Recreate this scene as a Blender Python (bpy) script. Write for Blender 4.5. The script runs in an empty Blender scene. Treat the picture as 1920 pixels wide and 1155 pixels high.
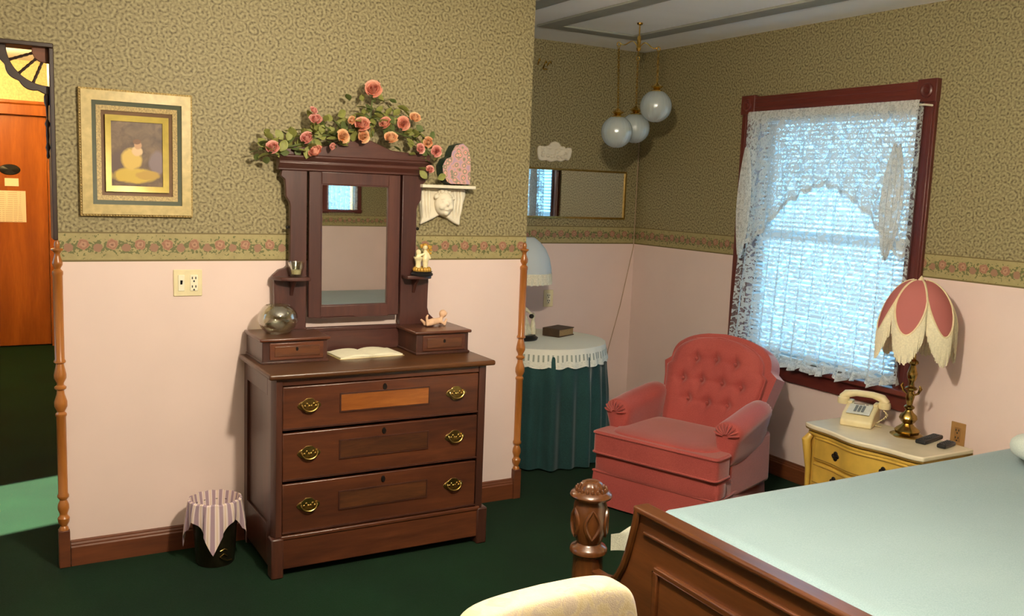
import bpy, math, random
from mathutils import Vector, Matrix
random.seed(7)
PI = math.pi
sc = bpy.context.scene
COL = sc.collection

# ------------------------------------------------------------------ camera
F_PX = 1727.2
YAW, PITCH, ROLL = 0.5247, 0.1282, -0.03837
cam = bpy.data.cameras.new('camera'); camo = bpy.data.objects.new('camera', cam); COL.objects.link(camo)
cam.sensor_fit = 'HORIZONTAL'; cam.sensor_width = 36.0; cam.lens = 36.0 * F_PX / 1920.0
cam.clip_start = 0.05; cam.clip_end = 200
_fw = Vector((math.sin(YAW) * math.cos(PITCH), math.cos(YAW) * math.cos(PITCH), -math.sin(PITCH)))
_rt = Vector((math.cos(YAW), -math.sin(YAW), 0)); _dn = _fw.cross(_rt)
_r2 = math.cos(ROLL) * _rt + math.sin(ROLL) * _dn
_d2 = -math.sin(ROLL) * _rt + math.cos(ROLL) * _dn
camo.matrix_world = Matrix(((_r2.x, -_d2.x, -_fw.x, 0), (_r2.y, -_d2.y, -_fw.y, 0), (_r2.z, -_d2.z, -_fw.z, 1.6), (0, 0, 0, 1)))
sc.camera = camo

# ------------------------------------------------------------------ world, sun, exposure
w = bpy.data.worlds.new('world'); sc.world = w; w.use_nodes = True
bg = w.node_tree.nodes['Background']; bg.inputs[0].default_value = (0.27, 0.66, 1.0, 1); bg.inputs[1].default_value = 5.2
sun = bpy.data.lights.new('sun', 'SUN'); sun.energy = 85.0; sun.angle = 0.02; sun.color = (1, 0.90, 0.70)
suno = bpy.data.objects.new('sun', sun); COL.objects.link(suno)
suno.rotation_euler = Vector((1.0, 0.27, -1.25)).to_track_quat('-Z', 'Y').to_euler()
vs = sc.view_settings
vs.view_transform = 'Standard'; vs.look = 'None'; vs.gamma = 1.0; vs.use_curve_mapping = False
vs.exposure = 0.0

def lamp(name, loc, energy, color, radius, parent=None):
    l = bpy.data.lights.new(name, 'POINT'); l.energy = energy; l.color = color; l.shadow_soft_size = radius
    o = bpy.data.objects.new(name, l); COL.objects.link(o); o.location = loc
    if parent: o.parent = parent
    return o

# ------------------------------------------------------------------ mesh helpers
class MB:
    def __init__(s): s.v = []; s.f = []; s.m = []; s.uv = {}
    def add(s, vs_, fs, m=0):
        b = len(s.v); s.v += [tuple(p) for p in vs_]
        for f in fs: s.f.append(tuple(b + i for i in f)); s.m.append(m)
        return b
    def box(s, x0, x1, y0, y1, z0, z1, m=0):
        s.add([(x0,y0,z0),(x1,y0,z0),(x1,y1,z0),(x0,y1,z0),(x0,y0,z1),(x1,y0,z1),(x1,y1,z1),(x0,y1,z1)],
              [(0,3,2,1),(4,5,6,7),(0,1,5,4),(1,2,6,5),(2,3,7,6),(3,0,4,7)], m); return s
    def prism(s, poly, d0, d1, plane='xz', m=0):
        n = len(poly)
        def P(a, b, d): return (a, d, b) if plane == 'xz' else ((a, b, d) if plane == 'xy' else (d, a, b))
        vs_ = [P(a, b, d0) for a, b in poly] + [P(a, b, d1) for a, b in poly]
        fs = [tuple(range(n)), tuple(range(2*n-1, n-1, -1))] + [(i, (i+1) % n, n+(i+1) % n, n+i) for i in range(n)]
        s.add(vs_, fs, m); return s
    def tube(s, pts, r, n=8, m=0, cap=True, closed=False):
        pts = [Vector(p) for p in pts]; k = len(pts)
        rs = r if isinstance(r, (list, tuple)) else [r]*k
        up = None; vs_ = []
        for i, p in enumerate(pts):
            if closed: t = (pts[(i+1) % k] - pts[i-1])
            else: t = pts[min(i+1, k-1)] - pts[max(i-1, 0)]
            t = t.normalized() if t.length > 1e-9 else Vector((0,0,1))
            if up is None:
                up = Vector((0,0,1)) if abs(t.z) < .9 else Vector((1,0,0))
            a = t.cross(up)
            if a.length < 1e-6: a = t.cross(Vector((0,1,0)))
            a.normalize(); b = a.cross(t).normalized(); up = b
            for j in range(n):
                q = 2*PI*j/n; vs_.append(p + (a*math.cos(q) + b*math.sin(q))*rs[i])
        fs = []
        for i in range(k if closed else k-1):
            for j in range(n):
                fs.append((i*n+j, i*n+(j+1) % n, ((i+1) % k)*n+(j+1) % n, ((i+1) % k)*n+j))
        if cap and not closed: fs += [tuple(range(n-1, -1, -1)), tuple(range((k-1)*n, k*n))]
        s.add(vs_, fs, m); return s
    def lathe(s, prof, n=20, c=(0,0,0), m=0, axis='z', flute=None, sx=1, sy=1):
        vs_ = []; k = len(prof)
        for r, z in prof:
            for j in range(n):
                q = 2*PI*j/n; rr = r*(1 + flute(q, z) if flute else 1)
                a, b = rr*math.cos(q)*sx, rr*math.sin(q)*sy
                p = (a, b, z) if axis == 'z' else ((a, z, b) if axis == 'y' else (z, a, b))
                vs_.append((p[0]+c[0], p[1]+c[1], p[2]+c[2]))
        fs = [(i*n+j, i*n+(j+1) % n, (i+1)*n+(j+1) % n, (i+1)*n+j) for i in range(k-1) for j in range(n)]
        if prof[0][0] > 1e-4: fs.append(tuple(range(n-1, -1, -1)))
        if prof[-1][0] > 1e-4: fs.append(tuple(range((k-1)*n, k*n)))
        s.add(vs_, fs, m); return s
    def sell(s, c, a, e=(1, 1), nu=16, nv=10, m=0, M=None):
        """superellipsoid, e<1 boxy"""
        def sp(v, q): return math.copysign(abs(v)**q, v)
        vs_ = []
        for i in range(nv+1):
            t = -PI/2 + PI*i/nv
            for j in range(nu):
                q = 2*PI*j/nu
                p = Vector((a[0]*sp(math.cos(t), e[0])*sp(math.cos(q), e[1]), a[1]*sp(math.cos(t), e[0])*sp(math.sin(q), e[1]), a[2]*sp(math.sin(t), e[0])))
                if M: p = M @ p
                vs_.append(p + Vector(c))
        fs = [(i*nu+j, i*nu+(j+1) % nu, (i+1)*nu+(j+1) % nu, (i+1)*nu+j) for i in range(nv) for j in range(nu)]
        s.add(vs_, fs, m); return s
    def grid(s, fn, nu, nv, m=0, uvf=None, wrap=False):
        vs_ = []; b0 = len(s.v)
        for j in range(nv+1):
            for i in range(nu+1 - (1 if wrap else 0)):
                vs_.append(fn(i/nu, j/nv))
                if uvf: s.uv[b0 + len(vs_) - 1] = uvf(i/nu, j/nv)
        k = nu if wrap else nu+1
        fs = [(j*k+i, j*k+(i+1) % k, (j+1)*k+(i+1) % k, (j+1)*k+i) for j in range(nv) for i in range(nu)]
        s.add(vs_, fs, m); return s
    def xf(s, M, start=0):
        for i in range(start, len(s.v)): s.v[i] = tuple(M @ Vector(s.v[i]))
        return s
    def mesh(s, name, smooth=40):
        me = bpy.data.meshes.new(name); me.from_pydata(s.v, [], s.f)
        me.polygons.foreach_set('material_index', s.m)
        import bmesh
        bm = bmesh.new(); bm.from_mesh(me)
        bmesh.ops.remove_doubles(bm, verts=bm.verts, dist=1e-6) if not s.uv else None
        bmesh.ops.recalc_face_normals(bm, faces=bm.faces)
        bm.to_mesh(me); bm.free()
        if s.uv:
            ul = me.uv_layers.new(name='UVMap')
            for l in me.loops: ul.data[l.index].uv = s.uv.get(l.vertex_index, (0, 0))
        if smooth:
            me.polygons.foreach_set('use_smooth', [True]*len(me.polygons))
            me.set_sharp_from_angle(angle=math.radians(smooth))
        me.update(); return me

def tag(o, label=None, cat=None, group=None, kind=None):
    if label: o['label'] = label
    if cat: o['category'] = cat
    if group: o['group'] = group
    if kind: o['kind'] = kind
    return o
def thing(name, label, cat=None, loc=(0,0,0), rz=0, group=None, kind=None):
    o = bpy.data.objects.new(name, None); COL.objects.link(o); o.empty_display_size = .05
    o.location = loc; o.rotation_euler = (0, 0, rz)
    return tag(o, label, cat, group, kind)
def obj_from(name, me, mats, parent=None, loc=(0,0,0), rot=(0,0,0)):
    if not isinstance(mats, (list, tuple)): mats = [mats]
    if not me.materials:
        for m in mats: me.materials.append(m)
    o = bpy.data.objects.new(name, me); COL.objects.link(o)
    if parent: o.parent = parent
    o.location = loc; o.rotation_euler = rot
    return o
def part(name, mb, mats, parent=None, bevel=0, smooth=40, loc=(0,0,0), rot=(0,0,0), label=None, kind=None, seg=2):
    o = obj_from(name, mb.mesh(name, smooth), mats, parent, loc, rot)
    if bevel:
        b = o.modifiers.new('bevel', 'BEVEL'); b.width = bevel; b.segments = seg; b.limit_method = 'ANGLE'; b.angle_limit = .6
    if label: o['label'] = label
    if kind: o['kind'] = kind
    return o
def remesh(o, vox, it=4):
    m = o.modifiers.new('remesh', 'REMESH'); m.mode = 'VOXEL'; m.voxel_size = vox; m.use_smooth_shade = True
    if it: n = o.modifiers.new('smooth', 'SMOOTH'); n.iterations = it; n.factor = .5
    return o
def subsurf(o, lv=1):
    m = o.modifiers.new('sub', 'SUBSURF'); m.levels = lv; m.render_levels = lv; return o
def capsule(mb, p0, p1, r0, r1, n=10):
    p0, p1 = Vector(p0), Vector(p1); d = (p1-p0); L = d.length; t = d.normalized()
    pts = []; rs = []
    for i in range(5):
        q = PI/2*i/4; pts.append(p0 - t*r0*math.cos(q)); rs.append(max(r0*math.sin(q), r0*.05))
    for i in range(5):
        q = PI/2*i/4; pts.append(p1 + t*r1*math.sin(q)); rs.append(max(r1*math.cos(q), r1*.05))
    mb.tube(pts, rs, n); return mb
Rx = lambda a: Matrix.Rotation(a, 4, 'X'); Ry = lambda a: Matrix.Rotation(a, 4, 'Y'); Rz = lambda a: Matrix.Rotation(a, 4, 'Z')
T = lambda x, y, z: Matrix.Translation((x, y, z))

# ------------------------------------------------------------------ materials
def lin(c):
    if isinstance(c, str): c = tuple(int(c[i:i+2], 16) for i in (0, 2, 4))
    def f(v): v /= 255; return v/12.92 if v <= .04045 else ((v+.055)/1.055)**2.4
    return tuple(f(v) for v in c) + (1,)
class NT:
    def __init__(s, name):
        s.mat = bpy.data.materials.new(name); s.mat.use_nodes = True; s.t = s.mat.node_tree
        s.b = s.t.nodes['Principled BSDF']; s.out = s.t.nodes['Material Output']
    def n(s, typ, props=None, **ins):
        nd = s.t.nodes.new(typ)
        for k, v in (props or {}).items(): setattr(nd, k, v)
        for k, v in ins.items():
            key = int(k[1:]) if k[0] == '_' else k.replace('__', ' ')
            s.set(nd.inputs[key], v)
        return nd
    def set(s, sock, v):
        if isinstance(v, bpy.types.NodeSocket): s.t.links.new(v, sock)
        elif isinstance(v, bpy.types.Node): s.t.links.new(v.outputs[0], sock)
        else: sock.default_value = v
    def math(s, op, a, b=0.0, c=None, clamp=False):
        nd = s.t.nodes.new('ShaderNodeMath'); nd.operation = op; nd.use_clamp = clamp
        s.set(nd.inputs[0], a); s.set(nd.inputs[1], b)
        if c is not None: s.set(nd.inputs[2], c)
        return nd.outputs[0]
    def mix(s, f, a, b):
        nd = s.t.nodes.new('ShaderNodeMix'); nd.data_type = 'RGBA'
        s.set(nd.inputs[0], f); s.set(nd.inputs[6], a); s.set(nd.inputs[7], b); return nd.outputs[2]
    def ramp(s, f, stops, interp='LINEAR'):
        nd = s.t.nodes.new('ShaderNodeValToRGB'); cr = nd.color_ramp; cr.interpolation = interp
        while len(cr.elements) < len(stops): cr.elements.new(.5)
        for e, (p, c) in zip(cr.elements, stops): e.position = p; e.color = c if len(c) == 4 else (*c, 1)
        s.set(nd.inputs[0], f); return nd.outputs[0]
    def obj(s, scale=(1,1,1)):
        tc = s.t.nodes.new('ShaderNodeTexCoord'); mp = s.t.nodes.new('ShaderNodeMapping')
        mp.inputs['Scale'].default_value = scale; s.t.links.new(tc.outputs['Object'], mp.inputs[0]); return mp.outputs[0]
    def noise(s, vec, scale, detail=3, rough=.5, dist=0):
        nd = s.n('ShaderNodeTexNoise', Scale=scale, Detail=detail, Roughness=rough, Distortion=dist); s.set(nd.inputs['Vector'], vec); return nd.outputs[0]
    def bump(s, h, strength=.3, dist=.01):
        nd = s.n('ShaderNodeBump', Strength=strength, Distance=dist); s.set(nd.inputs['Height'], h)
        s.t.links.new(nd.outputs[0], s.b.inputs['Normal'])
    def fin(s, color=None, rough=None, metal=None, **kw):
        if color is not None: s.set(s.b.inputs['Base Color'], color)
        if rough is not None: s.set(s.b.inputs['Roughness'], rough)
        if metal is not None: s.set(s.b.inputs['Metallic'], metal)
        for k, v in kw.items(): s.set(s.b.inputs[k.replace('__', ' ')], v)
        return s.mat

def plain(name, c, rough=.6, metal=0, var=.08, scale=30, bump=0, **kw):
    t = NT(name); c = lin(c); v = t.noise(t.obj(), scale, 3)
    d = tuple(x*(1-var) for x in c[:3]) + (1,); e = tuple(min(1, x*(1+var)) for x in c[:3]) + (1,)
    if bump: t.bump(v, bump, .004)
    return t.fin(t.ramp(v, [(.3, d), (.7, e)]), rough, metal, **kw)
def wood(name, c1, c2, axis='x', rough=.35, scale=9, coat=.3):
    t = NT(name); st = {'x': (.12, 1, 1), 'y': (1, .12, 1), 'z': (1, 1, .12)}[axis]
    vec = t.obj(st); a = t.noise(vec, scale, 4, .6, .6); b = t.noise(vec, scale*9, 3, .6)
    k = t.math('ADD', t.math('MULTIPLY', a, .75), t.math('MULTIPLY', b, .25))
    t.bump(b, .08, .002)
    return t.fin(t.ramp(k, [(.32, lin(c1)), (.52, lin(tuple((p+q)//2 for p, q in zip(c1, c2)))), (.7, lin(c2))]), rough, 0, **{'Coat__Weight': coat, 'Coat__Roughness': .25})
def fabric(name, c1, c2, scale=220, rough=.9, sheen=.3, bump=.25, blot=3):
    t = NT(name); vec = t.obj(); a = t.noise(vec, scale, 2); b = t.noise(vec, blot, 3)
    k = t.math('ADD', t.math('MULTIPLY', a, .6), t.math('MULTIPLY', b, .4)); t.bump(a, bump, .002)
    return t.fin(t.ramp(k, [(.35, lin(c1)), (.65, lin(c2))]), rough, 0, **{'Sheen__Weight': sheen, 'Sheen__Roughness': .4})

def wall_coords(t):
    g = t.n('ShaderNodeNewGeometry'); sp = t.n('ShaderNodeSeparateXYZ'); t.t.links.new(g.outputs['Position'], sp.inputs[0])
    return t.math('ADD', sp.outputs[0], sp.outputs[1]), sp.outputs[2]
def mat_paper():
    t = NT('wallpaper_scroll'); u, v = wall_coords(t)
    def spiral(sc_, off, K):
        cb = t.n('ShaderNodeCombineXYZ'); t.set(cb.inputs[0], t.math('ADD', u, off)); t.set(cb.inputs[1], t.math('ADD', v, off*.7))
        vo = t.n('ShaderNodeTexVoronoi', {'voronoi_dimensions': '2D', 'feature': 'F1'}, Scale=sc_, Randomness=.85)
        t.set(vo.inputs['Vector'], cb.outputs[0])
        ms = t.n('ShaderNodeVectorMath', {'operation': 'SUBTRACT'}); t.set(ms.inputs[0], cb.outputs[0]); t.set(ms.inputs[1], vo.outputs['Position'])
        sp = t.n('ShaderNodeSeparateXYZ'); t.set(sp.inputs[0], ms.outputs[0])
        a = t.math('ARCTAN2', sp.outputs[1], sp.outputs[0]); r = vo.outputs['Distance']
        return t.math('SINE', t.math('ADD', a, t.math('MULTIPLY', r, K))), r, vo.outputs['Color']
    s1, r1, c1 = spiral(20, 0.0, 16.0); s2, r2, c2 = spiral(34, 3.7, 11.0)
    k = t.math('ADD', t.math('MULTIPLY', s1, .6), t.math('MULTIPLY', s2, .4))
    cb = t.n('ShaderNodeCombineXYZ'); t.set(cb.inputs[0], u); t.set(cb.inputs[1], v)
    nz = t.noise(cb.outputs[0], 90, 2)
    k = t.math('ADD', t.math('MULTIPLY', k, .34), t.math('MULTIPLY', nz, 1.0))
    col = t.ramp(k, [(.0, lin((84, 72, 46))), (.14, lin((102, 90, 60))), (.42, lin((138, 126, 90))), (.62, lin((148, 136, 98))), (.9, lin((166, 154, 114)))])
    return t.fin(col, .62)
def mat_border():
    t = NT('wallpaper_border'); u, v = wall_coords(t)
    P = .106
    def rose(off, zc, r):
        x = t.math('SUBTRACT', t.math('FRACT', t.math('DIVIDE', t.math('ADD', u, off + 10), P)), .5)
        x = t.math('MULTIPLY', x, P); z = t.math('SUBTRACT', v, zc)
        return t.math('DIVIDE', t.math('SQRT', t.math('ADD', t.math('MULTIPLY', x, x), t.math('MULTIPLY', z, z))), r)
    d1 = rose(0, 1.318, .022); d2 = rose(P/2, 1.305, .017)
    cb = t.n('ShaderNodeCombineXYZ'); t.set(cb.inputs[0], u); t.set(cb.inputs[1], v)
    nz = t.noise(cb.outputs[0], 75, 3); nz2 = t.noise(cb.outputs[0], 30, 2)
    mid = t.math('SUBTRACT', 1.0, t.math('MULTIPLY', t.math('ABSOLUTE', t.math('SUBTRACT', v, 1.309)), 24), clamp=True)
    leaf = t.math('MULTIPLY', t.math('GREATER_THAN', t.math('ADD', nz, t.math('MULTIPLY', mid, .22)), .64), 1.0)
    base = t.mix(nz2, lin((146, 134, 90)), lin((176, 162, 112)))
    c = t.mix(leaf, base, lin((104, 104, 62)))
    dd1 = t.math('ADD', d1, t.math('MULTIPLY', t.math('SUBTRACT', nz, .5), .9)); dd2 = t.math('ADD', d2, t.math('MULTIPLY', t.math('SUBTRACT', nz, .5), .9))
    rc1 = t.ramp(dd1, [(.0, lin((120, 84, 66))), (.35, lin((182, 140, 112))), (.7, lin((146, 98, 78))), (1, lin((170, 130, 100)))])
    c = t.mix(t.math('LESS_THAN', dd1, 1.0), c, rc1)
    c = t.mix(t.math('LESS_THAN', dd2, 1.0), c, lin((150, 112, 88)))
    for zc, hw in ((1.2525, .004), (1.3655, .003)):
        c = t.mix(t.math('LESS_THAN', t.math('ABSOLUTE', t.math('SUBTRACT', v, zc)), hw), c, lin((112, 96, 56)))
    return t.fin(c, .6)
M_pink = plain('pink_wall_paint', (232, 208, 200), .75, var=.02, scale=4)
M_paper = mat_paper(); M_border = mat_border()
WALLM = [M_pink, M_border, M_paper]
def mat_carpet():
    t = NT('green_carpet'); vec = t.obj(); a = t.noise(vec, 260, 2, .7); b = t.noise(vec, 2.2, 3)
    k = t.math('ADD', t.math('MULTIPLY', a, .5), t.math('MULTIPLY', b, .5)); t.bump(a, .6, .01)
    return t.fin(t.ramp(k, [(.3, lin((7, 27, 13))), (.7, lin((15, 48, 24)))]), .95, 0, Specular__IOR__Level=.1, Sheen__Weight=.02)
M_carpet = mat_carpet()
M_ceil = plain('ceiling_white', (246, 246, 244), .8, var=.02, scale=5)
M_ceilstrip = plain('ceiling_grey_strip', (150, 150, 140), .7, var=.05, scale=12)
M_base = wood('baseboard_wood', (84, 42, 20), (128, 70, 36), 'x', .55, coat=.05)
M_basey = wood('baseboard_wood_side', (84, 42, 20), (128, 70, 36), 'y', .55, coat=.05)
M_oak = wood('oak_spindle', (150, 88, 34), (196, 128, 60), 'z', .3)
M_dark = plain('dark_opening_trim', (52, 32, 22), .4, var=.15)
M_wtrim = wood('red_window_wood', (84, 32, 26), (120, 52, 40), 'z', .4)
M_wtrimh = wood('red_window_wood_rail', (84, 32, 26), (120, 52, 40), 'y', .4)
M_walnut = wood('walnut_horizontal', (62, 32, 22), (112, 62, 36), 'x', .32)
M_walnutz = wood('walnut_vertical', (54, 30, 24), (88, 50, 36), 'z', .35)
M_walnuttop = wood('walnut_top', (64, 36, 16), (104, 62, 26), 'x', .38, coat=.15)
M_frame = wood('mirror_frame_walnut', (60, 30, 26), (94, 54, 44), 'z', .4)
M_frameh = wood('mirror_frame_walnut_rail', (60, 30, 26), (94, 54, 44), 'x', .4)
M_burl = wood('burl_inlay', (120, 64, 26), (176, 108, 50), 'x', .3, 14)
M_burl2 = wood('burl_inlay_dark', (58, 34, 24), (112, 66, 36), 'x', .3, 18)
M_bed = wood('bed_wood', (76, 40, 18), (122, 70, 34), 'y', .28, coat=.5)
M_bedz = wood('bed_wood_upright', (72, 38, 16), (122, 72, 32), 'z', .25, coat=.6)
M_brass = plain('aged_brass', (176, 146, 84), .3, 1.0, .2, 60)
M_gold = plain('polished_brass', (214, 176, 90), .18, 1.0, .1, 40)
M_darkmetal = plain('dark_metal', (36, 30, 26), .45, .6)
M_mirror = NT('mirror_glass').fin((.92, .93, .92, 1), .015, 1.0)
M_black = plain('black_plastic', (22, 22, 24), .4)
M_white = plain('white_plaster', (232, 222, 200), .6, var=.06, scale=25, bump=.15)
M_cream = plain('cream_plastic', (232, 218, 176), .4, var=.04)
M_paperw = plain('paper_white', (240, 232, 205), .7, var=.03)
def mat_glass(name, c, rough, tr):
    t = NT(name); gl = t.n('ShaderNodeBsdfGlossy', Color=(1,1,1,1), Roughness=rough); tp = t.n('ShaderNodeBsdfTransparent', Color=c)
    fr = t.n('ShaderNodeLayerWeight', Blend=.25)
    f = t.math('ADD', t.math('MULTIPLY', fr.outputs['Facing'], .75), tr, clamp=True)
    mx = t.n('ShaderNodeMixShader'); t.set(mx.inputs[0], f); t.set(mx.inputs[1], tp.outputs[0]); t.set(mx.inputs[2], gl.outputs[0])
    t.t.links.new(mx.outputs[0], t.out.inputs[0]); return t.mat
M_pane = mat_glass('window_pane', (.95, .98, 1, 1), .0, .04)
M_bowl = mat_glass('pressed_glass', (.9, .9, .82, 1), .06, .08)

# ================================================================== SETTING
XW, YB, YA, XA0, XA1 = 4.0, 5.222, 4.015, .258, 2.392
ZC = 2.565; XL = -1.0; YN = -1.8; YH = 9.41; HX0, HX1 = -1.0, .85
def wallseg(mb, x0, x1, y0, y1, z0=0.0, z1=ZC):
    for i, (a, b) in enumerate(((0, 1.249), (1.249, 1.368), (1.368, ZC))):
        a, b = max(a, z0), min(b, z1)
        if b > a + 1e-6: mb.box(x0, x1, y0, y1, a, b, i)
    return mb
def struct(name, mb, mats, bevel=0, label=None):
    o = part(name, mb, mats, None, bevel, smooth=0 if not bevel else 40); o['kind'] = 'structure'
    if label: o['label'] = label
    return o
struct('floor', MB().box(XL-.2, XW+.2, YN-.2, YH+.2, -.1, 0), M_carpet)
struct('ceiling', MB().box(XL-.12, XW+.2, YN-.2, YA+.12, ZC, ZC+.12).box(HX0-.12, XW+.2, YA+.12, YH+.2, ZC, ZC+.12), M_ceil)
# partition wall with the opening to the hall
mb = MB(); wallseg(mb, XA0, XA1, YA, YA+.12); wallseg(mb, HX0, XA0, YA, YA+.12, 2.083)
struct('wall_partition', mb, WALLM)
mb = MB(); wallseg(mb, XA1-.12, XA1, YA+.12, YB+.12); struct('wall_alcove', mb, WALLM)
mb = MB(); wallseg(mb, XA1, XW+.14, YB, YB+.12); struct('wall_back', mb, WALLM)
WY0, WY1, WZ0, WZ1 = 3.0, 4.105, .68, 2.095
mb = MB(); wallseg(mb, XW, XW+.14, YN, WY0); wallseg(mb, XW, XW+.14, WY1, YB)
wallseg(mb, XW, XW+.14, WY0, WY1, 0, WZ0); wallseg(mb, XW, XW+.14, WY0, WY1, WZ1); struct('wall_right', mb, WALLM)
BX0, BX1, BZ0, BZ1 = 3.27, 3.57, 1.43, 2.15
mb = MB(); wallseg(mb, XL, BX0, YN-.14, YN); wallseg(mb, BX1, XW+.14, YN-.14, YN)
wallseg(mb, BX0, BX1, YN-.14, YN, 0, BZ0); wallseg(mb, BX0, BX1, YN-.14, YN, BZ1); struct('wall_front', mb, WALLM)
mb = MB(); wallseg(mb, XL-.12, XL, YN-.14, YA+.12);  struct('wall_left', mb, WALLM)
HWY0, HWY1, HWZ0, HWZ1 = 4.17, 4.93, 1.0, 2.1
mb = MB(); wallseg(mb, HX0-.12, HX0, YA+.12, HWY0); wallseg(mb, HX0-.12, HX0, HWY1, YH)
wallseg(mb, HX0-.12, HX0, HWY0, HWY1, 0, HWZ0); wallseg(mb, HX0-.12, HX0, HWY0, HWY1, HWZ1); struct('wall_hall_left', mb, WALLM)
mb = MB(); wallseg(mb, HX1, HX1+.12, YA+.12, YH); struct('wall_hall_right', mb, WALLM)
DX0, DX1, DZ = -.36, .545, 2.098
mb = MB(); wallseg(mb, HX0-.12, DX0, YH, YH+.12); wallseg(mb, DX1, HX1+.12, YH, YH+.12); wallseg(mb, DX0, DX1, YH, YH+.12, DZ); mb.box(DX0-.05, DX1+.05, YH+.08, YH+.12, 0, DZ+.05); struct('wall_hall_end', mb, [M_pink, M_border, plain('pale_hall_paper', (214, 200, 150), .7, var=.15, scale=70)])  # added slab behind the door blocks sky light leaking round the leaf

def baseboard(name, x0, x1, y0, y1, ax):
    """moulded board along x (ax 'x', face towards -y) or along y (face towards -x)"""
    prof = [(0, 0), (.018, 0), (.018, .078), (.014, .084), (.014, .09), (.009, .097), (.009, .101), (.004, .106), (0, .106)]
    mb = MB()
    if ax == 'x': mb.prism([(y0 - d, z) for d, z in prof], x0, x1, 'yz')
    else: mb.prism([(x0 - d, z) for d, z in prof], y0, y1, 'xz')
    return struct(name, mb, M_base if ax == 'x' else M_basey)
baseboard('baseboard_partition', XA0+.02, XA1-.02, YA, YA, 'x')
baseboard('baseboard_back', XA1+.02, XW-.02, YB, YB, 'x')
baseboard('baseboard_right', XW, XW, YN+.02, YB-.02, 'y')
# ceiling strips outlining panels
def strip(n, x0, x1, y0, y1): struct('trim_%d' % n, MB().box(x0, x1, y0, y1, ZC-.012, ZC), M_ceilstrip, .003)
strip(10, 2.87, 2.985, 1.0, 4.8); strip(11, 3.505, 3.62, 1.0, 4.8); strip(12, 2.985, 3.505, 4.69, 4.8)
strip(13, 2.49, 2.605, 1.0, 4.8); strip(14, 1.55, 2.49, 3.8, 3.9); strip(15, 2.985, 3.505, 1.0, 1.1)

# turned corner spindles
def spindle(name, x, y):
    prof = [(.0, 1.336), (.006, 1.334), (.010, 1.325), (.011, 1.315), (.009, 1.305), (.022, 1.301), (.022, 1.296), (.013, 1.288), (.010, 1.28), (.012, 1.27), (.019, 1.25), (.019, 1.238), (.012, 1.226), (.011, 1.222), (.020, 1.212), (.020, 1.2), (.018, 1.196),
            (.018, .862), (.022, .855), (.022, .849), (.014, .843), (.019, .82), (.023, .80), (.023, .785), (.013, .765), (.013, .757), (.022, .75), (.022, .743), (.013, .735), (.015, .72), (.024, .69), (.024, .67), (.014, .648), (.021, .64), (.021, .632), (.018, .628),
            (.018, .31), (.022, .302), (.022, .294), (.013, .282), (.021, .262), (.022, .245), (.015, .225), (.015, .218), (.023, .206), (.021, .19), (.012, .172), (.017, .165), (.019, .155)]
    t = thing(name, None, kind='structure', loc=(x, y, 0))
    part('shaft', MB().lathe(prof[::-1], 16), M_oak, t)
    part('block', MB().box(-.021, .021, -.021, .021, 0, .156), M_base, t, .003)
    return t
tag(spindle('trim_1', XA0-.004, YA-.004), 'turned oak corner spindle beside the hall opening')
tag(spindle('trim_2', XA1-.012, YA-.008), 'turned oak corner spindle at the outer corner by the alcove')
# dark trim round the hall opening
t = thing('trim_3', 'thin dark wooden trim framing the hall opening', kind='structure', loc=(0, YA, 0))
part('head', MB().box(HX0, XA0, -.012, .125, 2.066, 2.083), M_dark, t, .003)
part('jamb', MB().box(XA0-.016, XA0+.001, -.008, .125, 1.335, 2.066), M_dark, t, .003)
part('jamb', MB().box(HX0-.001, HX0+.016, -.008, .125, 0, 2.066), M_dark, t, .003)
# fan-shaped fretwork in its corner
fr = thing('fretwork_bracket', 'dark wooden fan-shaped fretwork bracket in the corner of the hall opening', 'bracket', loc=(XA0-.016, YA+.03, 2.066))
R0 = .142
outer = []
for i in range(41):
    q = PI + PI/2*i/40; r = R0 + .022 + .010*abs(math.sin(i/40*PI*3.5))
    outer.append((r*math.cos(q), r*math.sin(q)))
inner = [(R0*math.cos(PI + PI/2*i/20), R0*math.sin(PI + PI/2*i/20)) for i in range(20, -1, -1)]
part('arc', MB().prism(outer + inner, -.009, .009), M_dark, fr, .002)
part('hub', MB().prism([(0, 0), (-.055, 0), (-.056, -.02), (-.046, -.04), (-.03, -.052), (0, -.056)], -.008, .008), M_base, fr, .002)
for q in (22, 45, 68):
    a = PI + math.radians(q); c, s_ = math.cos(a), math.sin(a)
    pts = [(c*(.05+.097*i/14), 0, s_*(.05+.097*i/14)) for i in range(15)]
    part('spindle', MB().tube(pts, [.0035 + .0025*abs(math.sin(i*1.1)) for i in range(15)], 8), M_dark, fr)
bd = MB()
bd.lathe([(0, -.42), (.006, -.41), (.003, -.39), (.009, -.375), (.003, -.355), (.006, -.33), (.004, -.30), (.010, -.285), (.003, -.265), (.005, -.22), (.010, -.205), (.010, -.18), (.006, -.17)], 10, c=(-.008, 0, 0))
part('pendant_drop', bd, M_dark, fr)

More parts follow.
